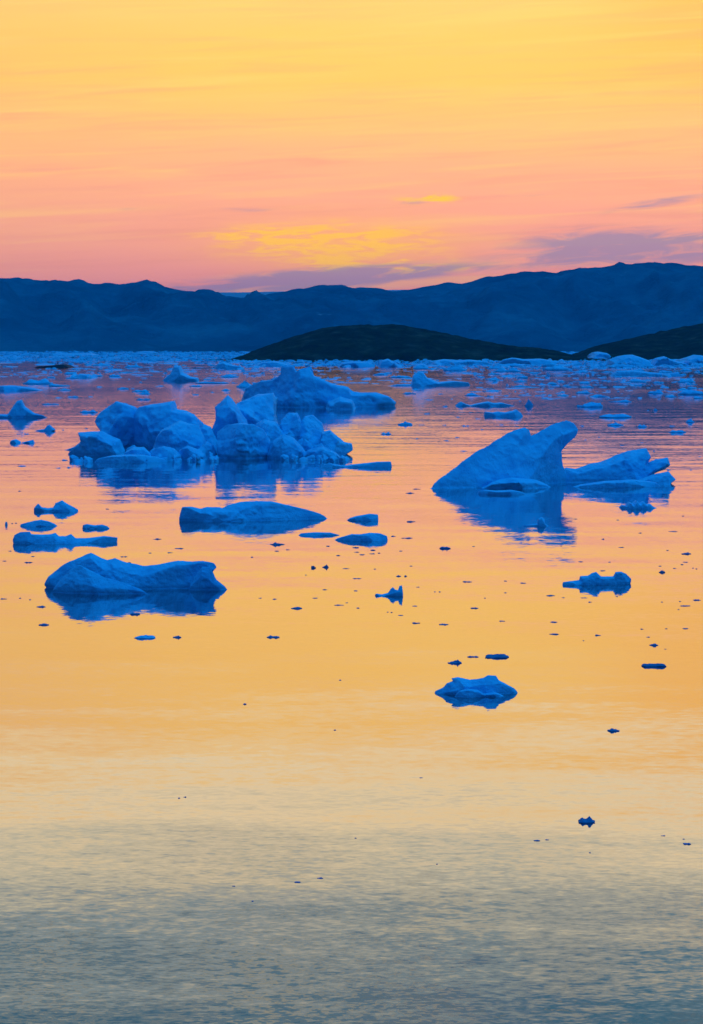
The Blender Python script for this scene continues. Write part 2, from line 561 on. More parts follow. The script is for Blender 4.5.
def cloud_vec(sx, sy, shear, off):
    c = node(nt, 'ShaderNodeCombineXYZ')
    nt.links.new(math_n(nt, 'MULTIPLY', az, sx), c.inputs[0])
    nt.links.new(math_n(nt, 'MULTIPLY', math_n(nt, 'ADD', el, math_n(nt, 'MULTIPLY', az, -shear)), sy), c.inputs[1])
    c.inputs[2].default_value = off
    return c.outputs[0]


def blob(a0, e0, sa, se, tilt=0.0):
    """soft elliptical patch of cloud at azimuth a0 and tan-elevation e0"""
    u = math_n(nt, 'DIVIDE', math_n(nt, 'SUBTRACT', az, a0), sa)
    ee = math_n(nt, 'SUBTRACT', math_n(nt, 'SUBTRACT', el, e0), math_n(nt, 'MULTIPLY', math_n(nt, 'SUBTRACT', az, a0), tilt))
    v = math_n(nt, 'DIVIDE', ee, se)
    r2 = math_n(nt, 'ADD', math_n(nt, 'MULTIPLY', u, u), math_n(nt, 'MULTIPLY', v, v))
    return math_n(nt, 'EXPONENT', math_n(nt, 'MULTIPLY', r2, -1.0))


def noise_w(vec, detail=6.0, rough=0.6, dist=0.4, scale=1.0):
    n = node(nt, 'ShaderNodeTexNoise', i_Scale=scale, i_Detail=detail, i_Roughness=rough, i_Distortion=dist)
    nt.links.new(vec, n.inputs['Vector'])
    return n.outputs[0]


def PA(px): return (px - 351.5) / F
def PE(py): return (347 - py) / F


def addm(*a):
    s = a[0]
    for b in a[1:]: s = math_n(nt, 'ADD', s, b)
    return s


# high thin streaks over the whole glow
st = noise_w(cloud_vec(10, 190, 0.04, 3.0), 6, 0.6, 0.5)
base = mix_n(nt, math_n(nt, 'MULTIPLY', smooth_n(nt, st, 0.44, 0.76, 0, 0.40), smooth_n(nt, el, 0.16, 0.06, 0.3, 1)), base, lin(255, 150, 128))
st2 = noise_w(cloud_vec(7, 150, 0.05, 11.0), 6, 0.6, 0.5)
base = mix_n(nt, math_n(nt, 'MULTIPLY', smooth_n(nt, st2, 0.45, 0.75, 0, 0.45), smooth_n(nt, frontness, 0.8, 0.95)), base, (1.3, 0.80, 0.17))

# yellow lit cloudlets low in the middle
yl = addm(math_n(nt, 'MULTIPLY', blob(PA(332), PE(243), 0.047, 0.0082), 1.15), math_n(nt, 'MULTIPLY', blob(PA(418), PE(268), 0.030, 0.003), 0.9),
          math_n(nt, 'MULTIPLY', blob(PA(335), PE(265), 0.010, 0.0022), 1.3), math_n(nt, 'MULTIPLY', blob(PA(428), PE(200), 0.012, 0.0022), 1.15),
          math_n(nt, 'MULTIPLY', blob(PA(262), PE(236), 0.02, 0.0022), 0.6))
base = mix_n(nt, math_n(nt, 'MULTIPLY', blob(PA(340), PE(247), 0.052, 0.011), 0.85), base, (1.35, 0.60, 0.10))
yn = noise_w(cloud_vec(60, 420, 0.02, 5.0), 6, 0.6, 0.6)
yf = math_n(nt, 'MULTIPLY', yl, smooth_n(nt, yn, 0.36, 0.62, 0.1, 1.0), clamp=True)
base = mix_n(nt, smooth_n(nt, yf, 0.08, 0.85), base, (1.40, 0.73, 0.015))

# mauve cloud bank over the ridge and to the right
mv = addm(math_n(nt, 'MULTIPLY', blob(PA(275), PE(284), 0.040, 0.0042, 0.05), 1.2),
          math_n(nt, 'MULTIPLY', blob(PA(355), PE(275), 0.036, 0.0038, 0.06), 1.2),
          math_n(nt, 'MULTIPLY', blob(PA(430), PE(272), 0.03, 0.0022, 0.06), 0.55),
          math_n(nt, 'MULTIPLY', blob(PA(610), PE(245), 0.042, 0.0075, 0.0), 0.95),
          math_n(nt, 'MULTIPLY', blob(PA(680), PE(250), 0.04, 0.0065, 0.0), 0.75),
          math_n(nt, 'MULTIPLY', blob(PA(560), PE(262), 0.04, 0.005, 0.0), 0.45),
          math_n(nt, 'MULTIPLY', blob(PA(655), PE(205), 0.022, 0.0022, 0.16), 0.85),
          math_n(nt, 'MULTIPLY', blob(PA(245), PE(211), 0.015, 0.0013, 0.0), 0.55),
          math_n(nt, 'MULTIPLY', blob(PA(135), PE(211), 0.010, 0.0011, 0.0), 0.4),
          math_n(nt, 'MULTIPLY', blob(PA(414), PE(204), 0.009, 0.0014, 0.0), 0.5),
          math_n(nt, 'MULTIPLY', blob(PA(530), PE(197), 0.04, 0.0013, 0.02), 0.45),
          math_n(nt, 'MULTIPLY', blob(PA(178), PE(287), 0.006, 0.0022, 0.0), 0.5))
mn = noise_w(cloud_vec(38, 260, 0.08, 21.0), 6, 0.58, 0.9)
mf = math_n(nt, 'MULTIPLY', mv, smooth_n(nt, mn, 0.25, 0.68, 0.35, 1.0))
base = mix_n(nt, smooth_n(nt, mf, 0.15, 0.85, 0, 0.8), base, lin(166, 150, 178))
bg2 = node(nt, 'ShaderNodeBackground', i_Strength=1.07)
nt.links.new(base, bg2.inputs[0])
add = node(nt, 'ShaderNodeAddShader')
nt.links.new(bg1.outputs[0], add.inputs[0]); nt.links.new(bg2.outputs[0], add.inputs[1])
wout = node(nt, 'ShaderNodeOutputWorld')
nt.links.new(add.outputs[0], wout.inputs[0])

# the sun, already behind the mountains
sd = bpy.data.lights.new('sun', 'SUN')
sd.energy = 0.3; sd.angle = math.radians(0.5); sd.color = (1.0, 0.62, 0.32)
so = bpy.data.objects.new('sun', sd); COL.objects.link(so)
dirv = Vector((-math.sin(SUN_AZ) * math.cos(SUN_ELEV), -math.cos(SUN_AZ) * math.cos(SUN_ELEV), -math.sin(SUN_ELEV)))
so.rotation_euler = dirv.to_track_quat('-Z', 'Y').to_euler()

# ------------------------------------------------------------------ water
m, nt, out = new_mat('fjord_water')
body = node(nt, 'ShaderNodeBsdfDiffuse')
body.inputs['Color'].default_value = (0.006, 0.034, 0.042, 1)
b = node(nt, 'ShaderNodeBsdfGlossy')
b.inputs['Color'].default_value = (1, 1, 1, 1)
geo = node(nt, 'ShaderNodeNewGeometry')
sp_ = node(nt, 'ShaderNodeSeparateXYZ'); nt.links.new(geo.outputs['Position'], sp_.inputs[0])


def slope(sx, sy, detail, rough, rot=0.0, dist=0.0):
    mp = node(nt, 'ShaderNodeMapping'); mp.inputs['Scale'].default_value = (sx, sy, 1); mp.inputs['Rotation'].default_value = (0, 0, rot)
    nt.links.new(geo.outputs['Position'], mp.inputs[0])
    n = node(nt, 'ShaderNodeTexNoise', i_Scale=1.0, i_Detail=detail, i_Roughness=rough, i_Distortion=dist)
    nt.links.new(mp.outputs[0], n.inputs['Vector'])
    v = node(nt, 'ShaderNodeVectorMath', operation='SUBTRACT'); nt.links.new(n.outputs['Color'], v.inputs[0]); v.inputs[1].default_value = (0.5, 0.5, 0.5)
    return v.outputs[0]


def vscale(v, s):
    n = node(nt, 'ShaderNodeVectorMath', operation='SCALE'); nt.links.new(v, n.inputs[0])
    if isinstance(s, (int, float)): n.inputs['Scale'].default_value = s
    else: nt.links.new(s, n.inputs['Scale'])
    return n.outputs[0]


def vadd(a, c):
    n = node(nt, 'ShaderNodeVectorMath', operation='ADD'); nt.links.new(a, n.inputs[0])
    if isinstance(c, tuple): n.inputs[1].default_value = c
    else: nt.links.new(c, n.inputs[1])
    return n.outputs[0]


# calm and ruffled patches of the fjord
zp = node(nt, 'ShaderNodeMapping'); zp.inputs['Scale'].default_value = (0.006, 0.010, 1)
nt.links.new(geo.outputs['Position'], zp.inputs[0])
zn = node(nt, 'ShaderNodeTexNoise', i_Scale=1.0, i_Detail=4.0, i_Roughness=0.6, i_Distortion=0.8)
nt.links.new(zp.outputs[0], zn.inputs['Vector'])
wpm = node(nt, 'ShaderNodeMapping'); wpm.inputs['Scale'].default_value = (0.05, 0.11, 1); wpm.inputs['Rotation'].default_value = (0, 0, 0.35)
nt.links.new(geo.outputs['Position'], wpm.inputs[0])
wp = node(nt, 'ShaderNodeTexNoise', i_Scale=1.0, i_Detail=3.0, i_Roughness=0.55, i_Distortion=0.6)
nt.links.new(wpm.outputs[0], wp.inputs['Vector'])
near = smooth_n(nt, sp_.outputs[1], 45, 115, 1.0, 0.0)
far = smooth_n(nt, sp_.outputs[1], 420, 900)
ruff = math_n(nt, 'MULTIPLY', far, smooth_n(nt, zn.outputs[0], 0.25, 0.75, 0.25, 1.0))
k_rip = addm_ = math_n(nt, 'ADD', math_n(nt, 'MULTIPLY', math_n(nt, 'MULTIPLY', near, 0.004), smooth_n(nt, wp.outputs[0], 0.35, 0.65, 0.45, 1.25)), math_n(nt, 'ADD', smooth_n(nt, sp_.outputs[1], 60, 150, 0.022, 0.034), math_n(nt, 'MULTIPLY', ruff, 0.05)))
rip = vscale(slope(1.9, 3.8, 2.0, 0.5, 0.35, 0.2), k_rip)
rip2 = vscale(slope(1.1, 2.2, 1.0, 0.5, -0.25, 0.2), math_n(nt, 'MULTIPLY', k_rip, 0.5))
swell = vscale(slope(0.07, 0.22, 1.5, 0.5, 0.1, 0.2), smooth_n(nt, sp_.outputs[1], 250, 700, 0.034, 0.010))
rip3 = vscale(slope(4.6, 8.5, 1.0, 0.5, 0.3, 0.2), math_n(nt, 'MULTIPLY', near, 0.030))
vec = vadd(vadd(vadd(rip, rip2), swell), rip3)
flat = node(nt, 'ShaderNodeVectorMath', operation='MULTIPLY'); nt.links.new(vec, flat.inputs[0]); flat.inputs[1].default_value = (1, 1, 0)
nrm = node(nt, 'ShaderNodeVectorMath', operation='NORMALIZE')
nt.links.new(vadd(flat.outputs[0], (0, 0, 1)), nrm.inputs[0])
nt.links.new(nrm.outputs[0], b.inputs['Normal'])
rg = math_n(nt, 'ADD', 0.03, math_n(nt, 'MULTIPLY', ruff, 0.03))
nt.links.new(rg, b.inputs['Roughness'])
dot = node(nt, 'ShaderNodeVectorMath', operation='DOT_PRODUCT')
nt.links.new(geo.outputs['Incoming'], dot.inputs[0]); nt.links.new(nrm.outputs[0], dot.inputs[1])
fres = math_n(nt, 'POWER', math_n(nt, 'SUBTRACT', 1.0, math_n(nt, 'MAXIMUM', dot.outputs['Value'], 0.0), clamp=True), 2.45)
fres = math_n(nt, 'ADD', math_n(nt, 'MULTIPLY', fres, 0.97), 0.02)
mx = node(nt, 'ShaderNodeMixShader')
nt.links.new(fres, mx.inputs[0]); nt.links.new(body.outputs[0], mx.inputs[1]); nt.links.new(b.outputs[0], mx.inputs[2])
nt.links.new(mx.outputs[0], out.inputs[0])
WATER = m
gx = np.array([-12500, -4000, -1000, 0, 1000, 4000, 12500.0]); gy = np.array([-900, 0, 300, 1000, 3000, 8000, 18500.0])
vv = [(x, y, 0) for y in gy for x in gx]
ff = [(j * 7 + i, j * 7 + i + 1, (j + 1) * 7 + i + 1, (j + 1) * 7 + i) for j in range(6) for i in range(6)]
tag(link('water', mesh_from('water', vv, ff), WATER), 'calm fjord water mirroring the orange sky', kind='structure')


# ------------------------------------------------------------------ land
def interp(pts, x):
    return np.interp(x, [p[0] for p in pts], [p[1] for p in pts])


def terrain(name, mat, ridge, Yshore, Yridge, Yback, nx, ny, amp, wl, label, seed, ppow=0.75, shore_wob=0.0, fine=0.10):
    px = np.linspace(ridge[0][0], ridge[-1][0], nx)
    py = interp(ridge, px)
    X0 = np.array([at_y(a, c, Yridge)[0] for a, c in zip(px, py)])
    Z0 = np.array([at_y(a, c, Yridge)[1] for a, c in zip(px, py)])
    t = np.linspace(0, 1, ny)
    V = np.zeros((ny + 6, nx, 3))
    for j in range(ny + 6):
        if j < ny:
            s = t[j]; Ys = Yshore + shore_wob * fbm(X0 / wl * 0.5, 0 * X0, 0 * X0 + 3, seed + 3, 3)
            Y = Ys + (Yridge - Ys) * s
            k = s ** ppow
        else:
            s = (j - ny + 1) / 6; Y = Yridge + (Yback - Yridge) * s + 0 * X0; k = 1 - s ** 1.5
        sc = Y / Yridge if np.ndim(Y) else Y / Yridge
        n = fbm(X0 / wl, Y / wl * 0.8 + 0 * X0, 0 * X0, seed, 5, 0.52)
        gul = np.abs(fbm(X0 / wl * 1.7 + Y / wl * 0.3, Y / wl * 0.5 + 0 * X0, 0 * X0 + 9, seed + 20, 4))
        wgt = (4 * k * (1 - k)) ** 0.7 if j < ny else 0.4 * k
        small = fbm(X0 / wl * 9, Y / wl * 6 + 0 * X0, 0 * X0, seed + 50, 3)
        Z = Z0 * k + amp * wgt * (0.8 * n - 0.9 * gul + 0.25) + amp * fine * small * min(1, k * 3)
        base = -0.012 * amp if j not in (0, ny + 5) else -2.0
        Z = np.maximum(Z, -1.0) + (base if j in (0, ny + 5) else 0)
        V[j, :, 0] = X0 * (0.35 + 0.65 * sc); V[j, :, 1] = Y; V[j, :, 2] = Z
    R = ny + 6
    idx = np.arange(R * nx).reshape(R, nx)
    q = np.stack([idx[:-1, :-1], idx[:-1, 1:], idx[1:, 1:], idx[1:, :-1]], -1).reshape(-1, 4)
    return tag(link(name, mesh_from(name, V.reshape(-1, 3), q), mat), label, kind='structure')


MR = [(-1500, 300), (-1000, 285), (-600, 270), (-300, 274), (-120, 279), (0, 277), (18, 276.5), (32, 278), (48, 281), (62, 281), (76, 283), (90, 285), (104, 285), (116, 288),
      (124, 289), (134, 286.5), (148, 284.5), (158, 286), (168, 289.5), (182, 292), (196, 292.5), (206, 295), (220, 297), (236, 299), (250, 298), (262, 294.5), (276, 292), (290, 290),
      (302, 289.5), (318, 287), (332, 286.5), (345, 285.7), (352, 287), (364, 288.3), (380, 289.2), (400, 289.3), (416, 288), (428, 285.5), (444, 284.5), (462, 282), (478, 279), (494, 277),
      (508, 274.5), (524, 273), (544, 272.8), (556, 273.5), (562, 270.5), (572, 269.5), (584, 270), (600, 268.3), (620, 266.5), (640, 264.8), (648, 263), (656, 261.3), (664, 263), (684, 263.5), (703, 265.5),
      (800, 270), (1000, 262), (1400, 275), (1900, 300)]
terrain('mountains', MOUNTAIN, MR, row_y(352), 9600, 12500, 760, 100, 140, 480, 'blue mountain ridge on the far shore', 3, 0.8, 90)
terrain('distant_plateau', PLATEAU, [(60, 300), (120, 294), (190, 292.2), (240, 292.4), (300, 291), (420, 289.5), (480, 289.6), (560, 296)], 13000, 15500, 17500, 120, 12, 6, 2500,
        'flat pale blue plateau seen through the dip in the mountains', 5)
I1 = [(210, 362), (228, 360.5), (240, 356.5), (252, 351.5), (266, 346), (280, 341), (296, 336), (310, 332), (322, 328.5), (334, 326.3), (346, 325.2), (360, 324.6), (376, 324.8), (392, 324.3), (404, 325.2),
      (418, 328), (432, 330.4), (446, 333), (460, 336.2), (480, 340.5), (500, 343.8), (520, 346.6), (540, 348.3), (556, 350.5), (566, 353.5), (580, 357), (600, 361)]
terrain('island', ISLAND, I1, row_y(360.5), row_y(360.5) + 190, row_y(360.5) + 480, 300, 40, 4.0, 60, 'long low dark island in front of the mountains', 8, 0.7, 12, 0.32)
I2 = [(556, 360), (572, 355.5), (582, 351), (592, 347.5), (606, 343.5), (620, 340.5), (634, 337.5), (648, 334.5), (660, 331.5), (672, 329), (686, 326.5), (703, 322.5), (760, 313), (850, 306), (1000, 309), (1200, 325), (1400, 362)]
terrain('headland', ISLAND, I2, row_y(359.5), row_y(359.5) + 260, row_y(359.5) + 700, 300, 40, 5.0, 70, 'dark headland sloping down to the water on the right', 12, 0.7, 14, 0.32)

# ------------------------------------------------------------------ haze
m, nt, out = new_mat('blue_air')
pv = node(nt, 'ShaderNodeVolumePrincipled')
pv.inputs['Color'].default_value = (0.002, 0.44, 0.95, 1)
pv.inputs['Density'].default_value = 5.4e-5
pv.inputs['Anisotropy'].default_value = 0.0
nt.links.new(pv.outputs[0], out.inputs['Volume'])
x0, x1, y0, y1, z0, z1 = -13000, 13000, -1000, 19000, -8, 385
hv = [(x, y, z) for z in (z0, z1) for y in (y0, y1) for x in (x0, x1)]
hf = [(0, 2, 3, 1), (4, 5, 7, 6), (0, 1, 5, 4), (2, 6, 7, 3), (0, 4, 6, 2), (1, 3, 7, 5)]
tag(link('haze', mesh_from('haze', hv, hf, False), m), 'blue evening haze', kind='stuff')

# ------------------------------------------------------------------ icebergs (traced block by block, each block at its own distance)
NAMED = []     # (object, short phrase, cx, row)


def berg(name, chunks, seed, label, cat, phrase=None, mat=None, **kw):
    o = make_ice(name, mat or ICE, chunks, seed, **kw)
    tag(o, label, cat)
    xs = [p[0] for c in chunks for p in c['pts']]
    rows = [max(c['row']) for c in chunks]
    if phrase: NAMED.append((phrase, min(xs), max(xs), max(rows)))
    return o


def rubble(x0, x1, row, n, wmin, wmax, hmin, hmax_, seed):
    q = random.Random(seed)
    L = []
    for _ in range(n):
        w, h, cx = q.uniform(wmin, wmax), q.uniform(hmin, hmax_), q.uniform(x0, x1)
        rw = row + q.uniform(-1.6, 0.6)
        k = q.uniform(-0.25, 0.25)
        L.append(ch([(cx - w / 2, rw + 1), (cx - w * 0.42, rw - h * q.uniform(0.4, 0.8)), (cx + k * w, rw - h), (cx + w * 0.40, rw - h * q.uniform(0.4, 0.8)), (cx + w / 2, rw + 1)], rw, rw + 0.5, 0.9, 1.3))
    return L


def berg_parts(name, parts, seed, label, cat, phrase, mat=None, **kw):
    allc = [c for _, cs, _ in parts for c in cs]
    xs = [p[0] for c in allc for p in c['pts']]
    rows = [max(c['row']) for c in allc]
    Y = row_y(sum(rows) / len(rows))
    root = bpy.data.objects.new(name, None)
    COL.objects.link(root)
    root.location = (at_y((min(xs) + max(xs)) / 2, 500, Y)[0], Y, 0)
    tag(root, label, cat)
    for i, (pn, cs, kk) in enumerate(parts):
        o = make_ice(pn, mat or ICE, cs, seed + 7 * i, **{**kw, **kk})
        o.location = o.location - root.location
        o.parent = root
    NAMED.append((phrase, min(xs), max(xs), max(rows)))
    return root


berg_parts('iceberg', [
    ('peak', [
        ch([(425, 491), (431, 485), (445, 475), (462, 462), (478, 450), (492, 442), (505, 434.5), (517, 428.5), (525, 427.5), (529, 430.5), (531, 437), (541, 431), (552, 425.5), (562, 421), (567, 418), (572.5, 418),
            (575, 422.5), (580, 429), (575.5, 437), (567, 446), (562, 452), (564, 466), (569, 482), (574, 491)], (489, 482), 491.5, 0.8, 1.25),
        ch([(468, 492), (484, 485.5), (498, 480), (512, 477.5), (532, 479), (548, 483.5), (560, 490)], (488.3, 487), 491.6, 0.8, 1.4)],
     dict(blend=0.9, cuts=[(466, 486, 491, 3.0, 5, 1.2), (448, 487, 491.5, 3.5, 2.5, 1.5)])),
    ('tail', [
        ch([(540, 491), (556, 472), (566, 467.5), (576, 469), (590, 463.5), (600, 462), (615, 456), (628, 451), (637, 449.5), (647, 448.5), (652, 457), (648, 463.5), (656, 459), (668, 457.5), (670, 465),
            (663, 470.5), (655, 474), (651, 480), (650, 489)], (482, 480), 488.5, 0.8, 1.3),
        ch([(626, 489), (638, 480), (652, 475), (660, 473), (669, 471), (676, 479.5), (672, 483), (669, 488)], (484, 483), 488, 0.8, 1.5)], {}),
    ('shelf', [ch([(560, 491), (580, 484.5), (604, 481), (634, 479.5), (655, 482), (664, 488)], (487, 486), 490.5, 0.8, 1.6)], {}),
], 21, 'large wedge-shaped iceberg with a leaning tooth-like peak and low jagged tail', 'iceberg', 'the wedge-shaped iceberg', step=0.75, rough=0.9)

berg_parts('iceberg', [
    ('hump', [
        ch([(90, 460), (103, 442), (102, 430), (97, 421), (103, 412), (112, 405.5), (120, 401.3), (127, 403), (137, 406), (142, 415), (143, 460)], 448, 455, 1.0, 2.2, lean=0.9)],
     dict(cuts=[(121, 440, 456, 18, 7, 9.0)])),
    ('hump', [
        ch([(134, 460), (136, 413), (140, 406), (155, 403.3), (168, 401), (175, 400), (177.5, 408.5), (186, 410.5), (194, 414), (203, 423), (210, 434), (216, 445), (218, 460)], 449, 457, 1.0, 2.0, lean=0.4)], {}),
    ('shoulder', [
        ch([(70, 462), (68, 453), (76, 446), (82, 440), (79, 432.5), (90, 431.7), (102, 431.2), (120, 440), (130, 462)], 454, 461, 0.8, 1.7)], {}),
    ('knob', [
        ch([(150, 461), (156, 441), (162, 430), (170, 426), (180, 420.5), (189, 424), (199, 425), (204, 438), (213, 461)], 455, 460.5, 0.8, 2.2)], {}),
    ('rubble', [
        ch([(120, 462), (126, 451), (134, 447), (144, 447), (150, 453), (156, 462)], 459, 462, 0.8, 2.0),
        ch([(148, 462), (154, 449), (164, 446), (174, 449), (180, 455), (184, 462)], 459.5, 462.3, 0.8, 2.0),
        ch([(176, 462), (180, 450), (188, 446), (197, 449), (205, 454), (210, 462)], 459, 462, 0.8, 2.0),
        ch([(188, 461), (197, 431), (204, 424), (211, 427), (217, 440), (223, 461)], 453, 459.5, 0.8, 1.6),
        ch([(196, 462), (201, 446), (207, 441), (213, 445), (221, 462)], 457, 461, 0.8, 1.6)]
        + rubble(126, 214, 461.5, 20, 6, 15, 3, 8, 1) + rubble(128, 205, 458.5, 12, 7, 14, 7, 13, 2) + rubble(72, 96, 461.5, 6, 6, 12, 3, 6, 3), {}),
], 33, 'bulky double-humped iceberg with rubble at its foot, left of the pointed one', 'iceberg', 'the double-humped iceberg', step=0.8, rough=0.85, blend=0.10)

berg_parts('iceberg', [
    ('peak', [
        ch([(205, 460), (211, 432), (216, 420), (215.3, 407), (221, 402), (228, 395), (233, 399.5), (240, 409), (247, 420), (252, 440), (256, 460)], 450, 457, 0.8, 1.4)], {}),
    ('slab', [
        ch([(233, 460), (235, 405), (245, 400), (258, 396), (273.5, 393), (276, 404), (276, 415), (280, 430), (284, 460)], 446, 455, 0.8, 2.0)], {}),
    ('boulder', [
        ch([(217.5, 461), (217.5, 432), (226, 425), (240, 423.2), (254, 424), (264, 429), (270.5, 441), (268.5, 461)], 457, 461, 0.9, 3.6, lean=0.8)], dict(facets=14)),
    ('tower', [ch([(252, 460), (256, 424), (264, 419.5), (276, 422), (285, 432), (291, 460)], 453, 459, 0.8, 2.0)], {}),
    ('tower', [ch([(282, 460), (282, 420), (289, 413.3), (297, 413.3), (302, 422), (305, 460)], 452, 457, 0.9, 2.4)], dict(rough=0.75)),
    ('tower', [ch([(298, 460), (299, 424), (305, 416), (313, 414.7), (322, 423), (326, 440), (328, 460)], 451.5, 456.5, 0.9, 2.4, lean=0.4)], dict(rough=0.75, cuts=[(301, 434, 456, 1.6, 14, 5), (313, 436, 456, 1.4, 10, 4)])),
    ('tower', [ch([(317, 460), (321, 432), (330, 430), (337, 436), (344, 442), (352, 443.5), (353, 450), (347, 455), (350, 461)], 454, 459, 0.8, 2.0)], dict(rough=0.8)),
    ('rubble', [
        ch([(265, 461), (273, 441), (283, 434), (294, 438), (303, 448), (312, 461)], 458, 461.5, 0.8, 1.7),
        ch([(296, 461), (308, 450), (322, 446), (334, 451), (346, 461)], 458, 461, 0.8, 1.8)]
        + rubble(284, 347, 461, 16, 6, 14, 3, 8, 5) + rubble(286, 330, 457, 8, 8, 14, 10, 20, 6) + rubble(206, 222, 461, 4, 6, 10, 4, 9, 7), {}),
], 47, 'pointed iceberg with a big boulder in front and knobbly ice towers on its right', 'iceberg', 'the pointed iceberg', step=0.8, rough=0.85, blend=0.10)

berg('iceberg', [
    ch([(237, 412), (243, 395), (247, 388), (255, 383), (266, 380.5), (276, 378), (281.5, 374), (281, 365.5), (288, 364.5), (295, 365), (298, 371), (304, 366.5), (312, 365.5), (314.5, 375), (325, 379.5),
        (336, 384.5), (348, 386.5), (353, 391), (361, 392.5), (376, 392.5), (389, 396.5), (397, 403), (397, 408), (393, 412)], (405, 406.5), 412.5, 0.8, 2.0, lean=3.0),
    ch([(277, 412), (281, 372), (281, 365.3), (288, 364.2), (295, 364.8), (297.5, 372), (301, 412)], 406.3, None, 0.9, 1.4),
    ch([(300, 412), (303, 372), (304.5, 366.4), (312, 365.2), (314, 373), (318, 412)], 406.3, None, 0.9, 1.4),
    ch([(240, 414), (246, 400), (258, 394), (270, 393), (278, 398), (276, 414)], 409, 413.5, 0.8, 1.8),
    ch([(322, 412), (328, 402), (340, 397), (352, 400), (360, 412)], 408, 412, 0.8, 1.8),
], 58, 'broad iceberg with two little turrets and a shadowed overhang, behind the pointed one', 'iceberg', 'the turreted iceberg', step=0.9, rough=0.9,
    cuts=[(368, 404.5, 410, 24, 2.5, 20)])

berg('ice_floe', [
    ch([(178, 523), (180, 513), (182, 507), (191, 506.5), (201, 508.8), (206, 507), (219, 507), (222.5, 508), (228, 505), (240, 501.8), (256, 501), (272, 501.4), (286, 504.5), (305, 509), (320, 513.5), (329, 518.5)],
       (521, 518.5), 523, 0.9, 1.9),
    ch([(196, 523), (206, 511.5), (220, 509.5), (238, 510), (256, 523)], (521, 520.5), 523.2, 0.9, 1.8),
], 63, 'smooth whaleback ice floe with a notched blunt end, in front of the pointed iceberg', 'ice floe', 'the whaleback floe', step=0.7, rough=0.45,
    cuts=[(222, 511, 523, 1.2, 6, 1.0)])

berg('ice_floe', [
    ch([(50, 594), (43, 585.5), (48, 577), (63, 564.5), (79, 558), (86, 554.5), (91, 552.5), (96, 555), (101, 558), (107, 560), (115, 558.2), (125, 561.8), (143, 566), (155, 565), (170, 562), (178, 560.5), (192, 561.3),
        (203, 560.8), (214, 562.8), (217.5, 567), (213, 571.5), (217, 580), (229.5, 590)], (587.5, 588), 593, 0.6, 1.5),
    ch([(50, 594), (57, 583), (68, 570), (79, 564.5), (90, 570), (104, 577), (122, 582), (138, 588), (156, 596.5)], (592.5, 594), 596.5, 0.8, 1.3),
    ch([(186, 594), (194, 577), (202, 566), (210, 567), (216, 579), (230, 590)], (590, 589.5), 593, 0.8, 1.3),
], 75, 'smooth sculpted ice floe with humped left end and curled tip, largest near floe', 'ice floe', 'the sculpted floe', mat=ICE, step=0.7, rough=0.65, blend=0.9)

berg('ice_floe', [
    ch([(13, 545), (12.5, 540), (14, 535), (20, 532), (30, 531.7), (31, 534), (42, 534.5), (51, 534), (55.5, 532.7), (59, 536), (66, 536), (71, 533.7), (75.5, 538), (87, 538), (104, 535.8), (117.5, 537.5), (117.5, 543)],
       (543.5, 542), 545, 0.9, 2.0)], 81, 'long rugged slab of ice with knobs along its top, behind the sculpted floe', 'ice floe', 'the long rugged slab', mat=ICE, step=0.7, rough=0.5)
berg('ice_floe', [
    ch([(33, 512), (34, 508), (38, 503.5), (42, 507.3), (48, 508), (53, 507.5), (55.5, 503), (62, 500.3), (67, 503.5), (71, 505.5), (78, 509.5), (79, 512)], 511, 513, 0.9, 1.8)],
    82, 'lumpy ice floe with a round knob above the lens-shaped floe', 'ice floe', 'the knobbed floe', mat=ICE_NEAR, step=0.5, rough=0.7)
berg('ice_floe', [ch([(19, 527), (21, 524), (27, 522.5), (35, 520.5), (41, 519.7), (48, 521), (54, 523.5), (58, 526)], 526, 527.5, 0.9, 1.8)],
     83, 'dark lens-shaped ice floe between the knobbed floe and the long rugged slab', 'ice floe', 'the lens-shaped floe', mat=ICE_NEAR, step=0.5, rough=0.8)
berg('ice_floe', [ch([(82, 529), (83, 525), (87, 524), (95, 525.2), (102, 524.5), (107, 526), (110, 528.5)], 528.5, 529.5, 0.9, 1.8)],
     84, 'short dark ice floe just above the right half of the long rugged slab', 'ice floe', 'the short dark floe', mat=ICE_NEAR, step=0.5, rough=0.8)
berg('ice_floe', [
    ch([(433, 694), (435, 691), (443, 687.5), (447, 683), (453, 681), (451, 678.2), (458, 677), (470, 679.5), (483, 678), (488, 675.2), (496, 675.5), (499, 680), (507, 684.4), (514, 688), (519, 693)], (693, 693), 698, 0.9, 1.4),
    ch([(452, 699), (459, 691), (468, 688.5), (478, 690), (486, 695), (490, 699.5)], 696.5, 699.5, 0.8, 1.8),
    ch([(478, 699), (484, 693.5), (494, 692), (503, 695), (508, 698)], 696, 699, 0.8, 1.8),
], 95, 'lone mound of ice with twin low crests, largest piece in the lower half', 'ice floe', 'the lone near mound', mat=ICE_NEAR, step=0.55, rough=0.6)
berg('ice_floe', [
    ch([(561.5, 586), (563, 582), (579, 580), (580, 576), (588, 575.5), (592, 573), (596, 571.7), (601, 576.3), (613, 576.3), (615.4, 572), (621, 571.5), (626, 573.5), (631.5, 579), (631, 584)], (585, 583.5), 586.5, 0.9, 2.0)],
    97, 'knobbed ice floe with a thin left tail, below the spiky pale floe', 'ice floe', 'the knobbed tailed floe', mat=ICE_NEAR, step=0.5, rough=0.5)
berg('iceberg', [
    ch([(-14, 418), (-6, 414), (8, 414), (13, 406.6), (16.5, 401), (22, 399.3), (25.5, 406.6), (35, 413.2), (42, 415), (49, 417.5)], 417.5, 419, 0.9, 1.6)],
    99, 'small pyramid-shaped iceberg at the left edge of the picture', 'iceberg', 'the pyramid iceberg', step=0.6, rough=0.5)
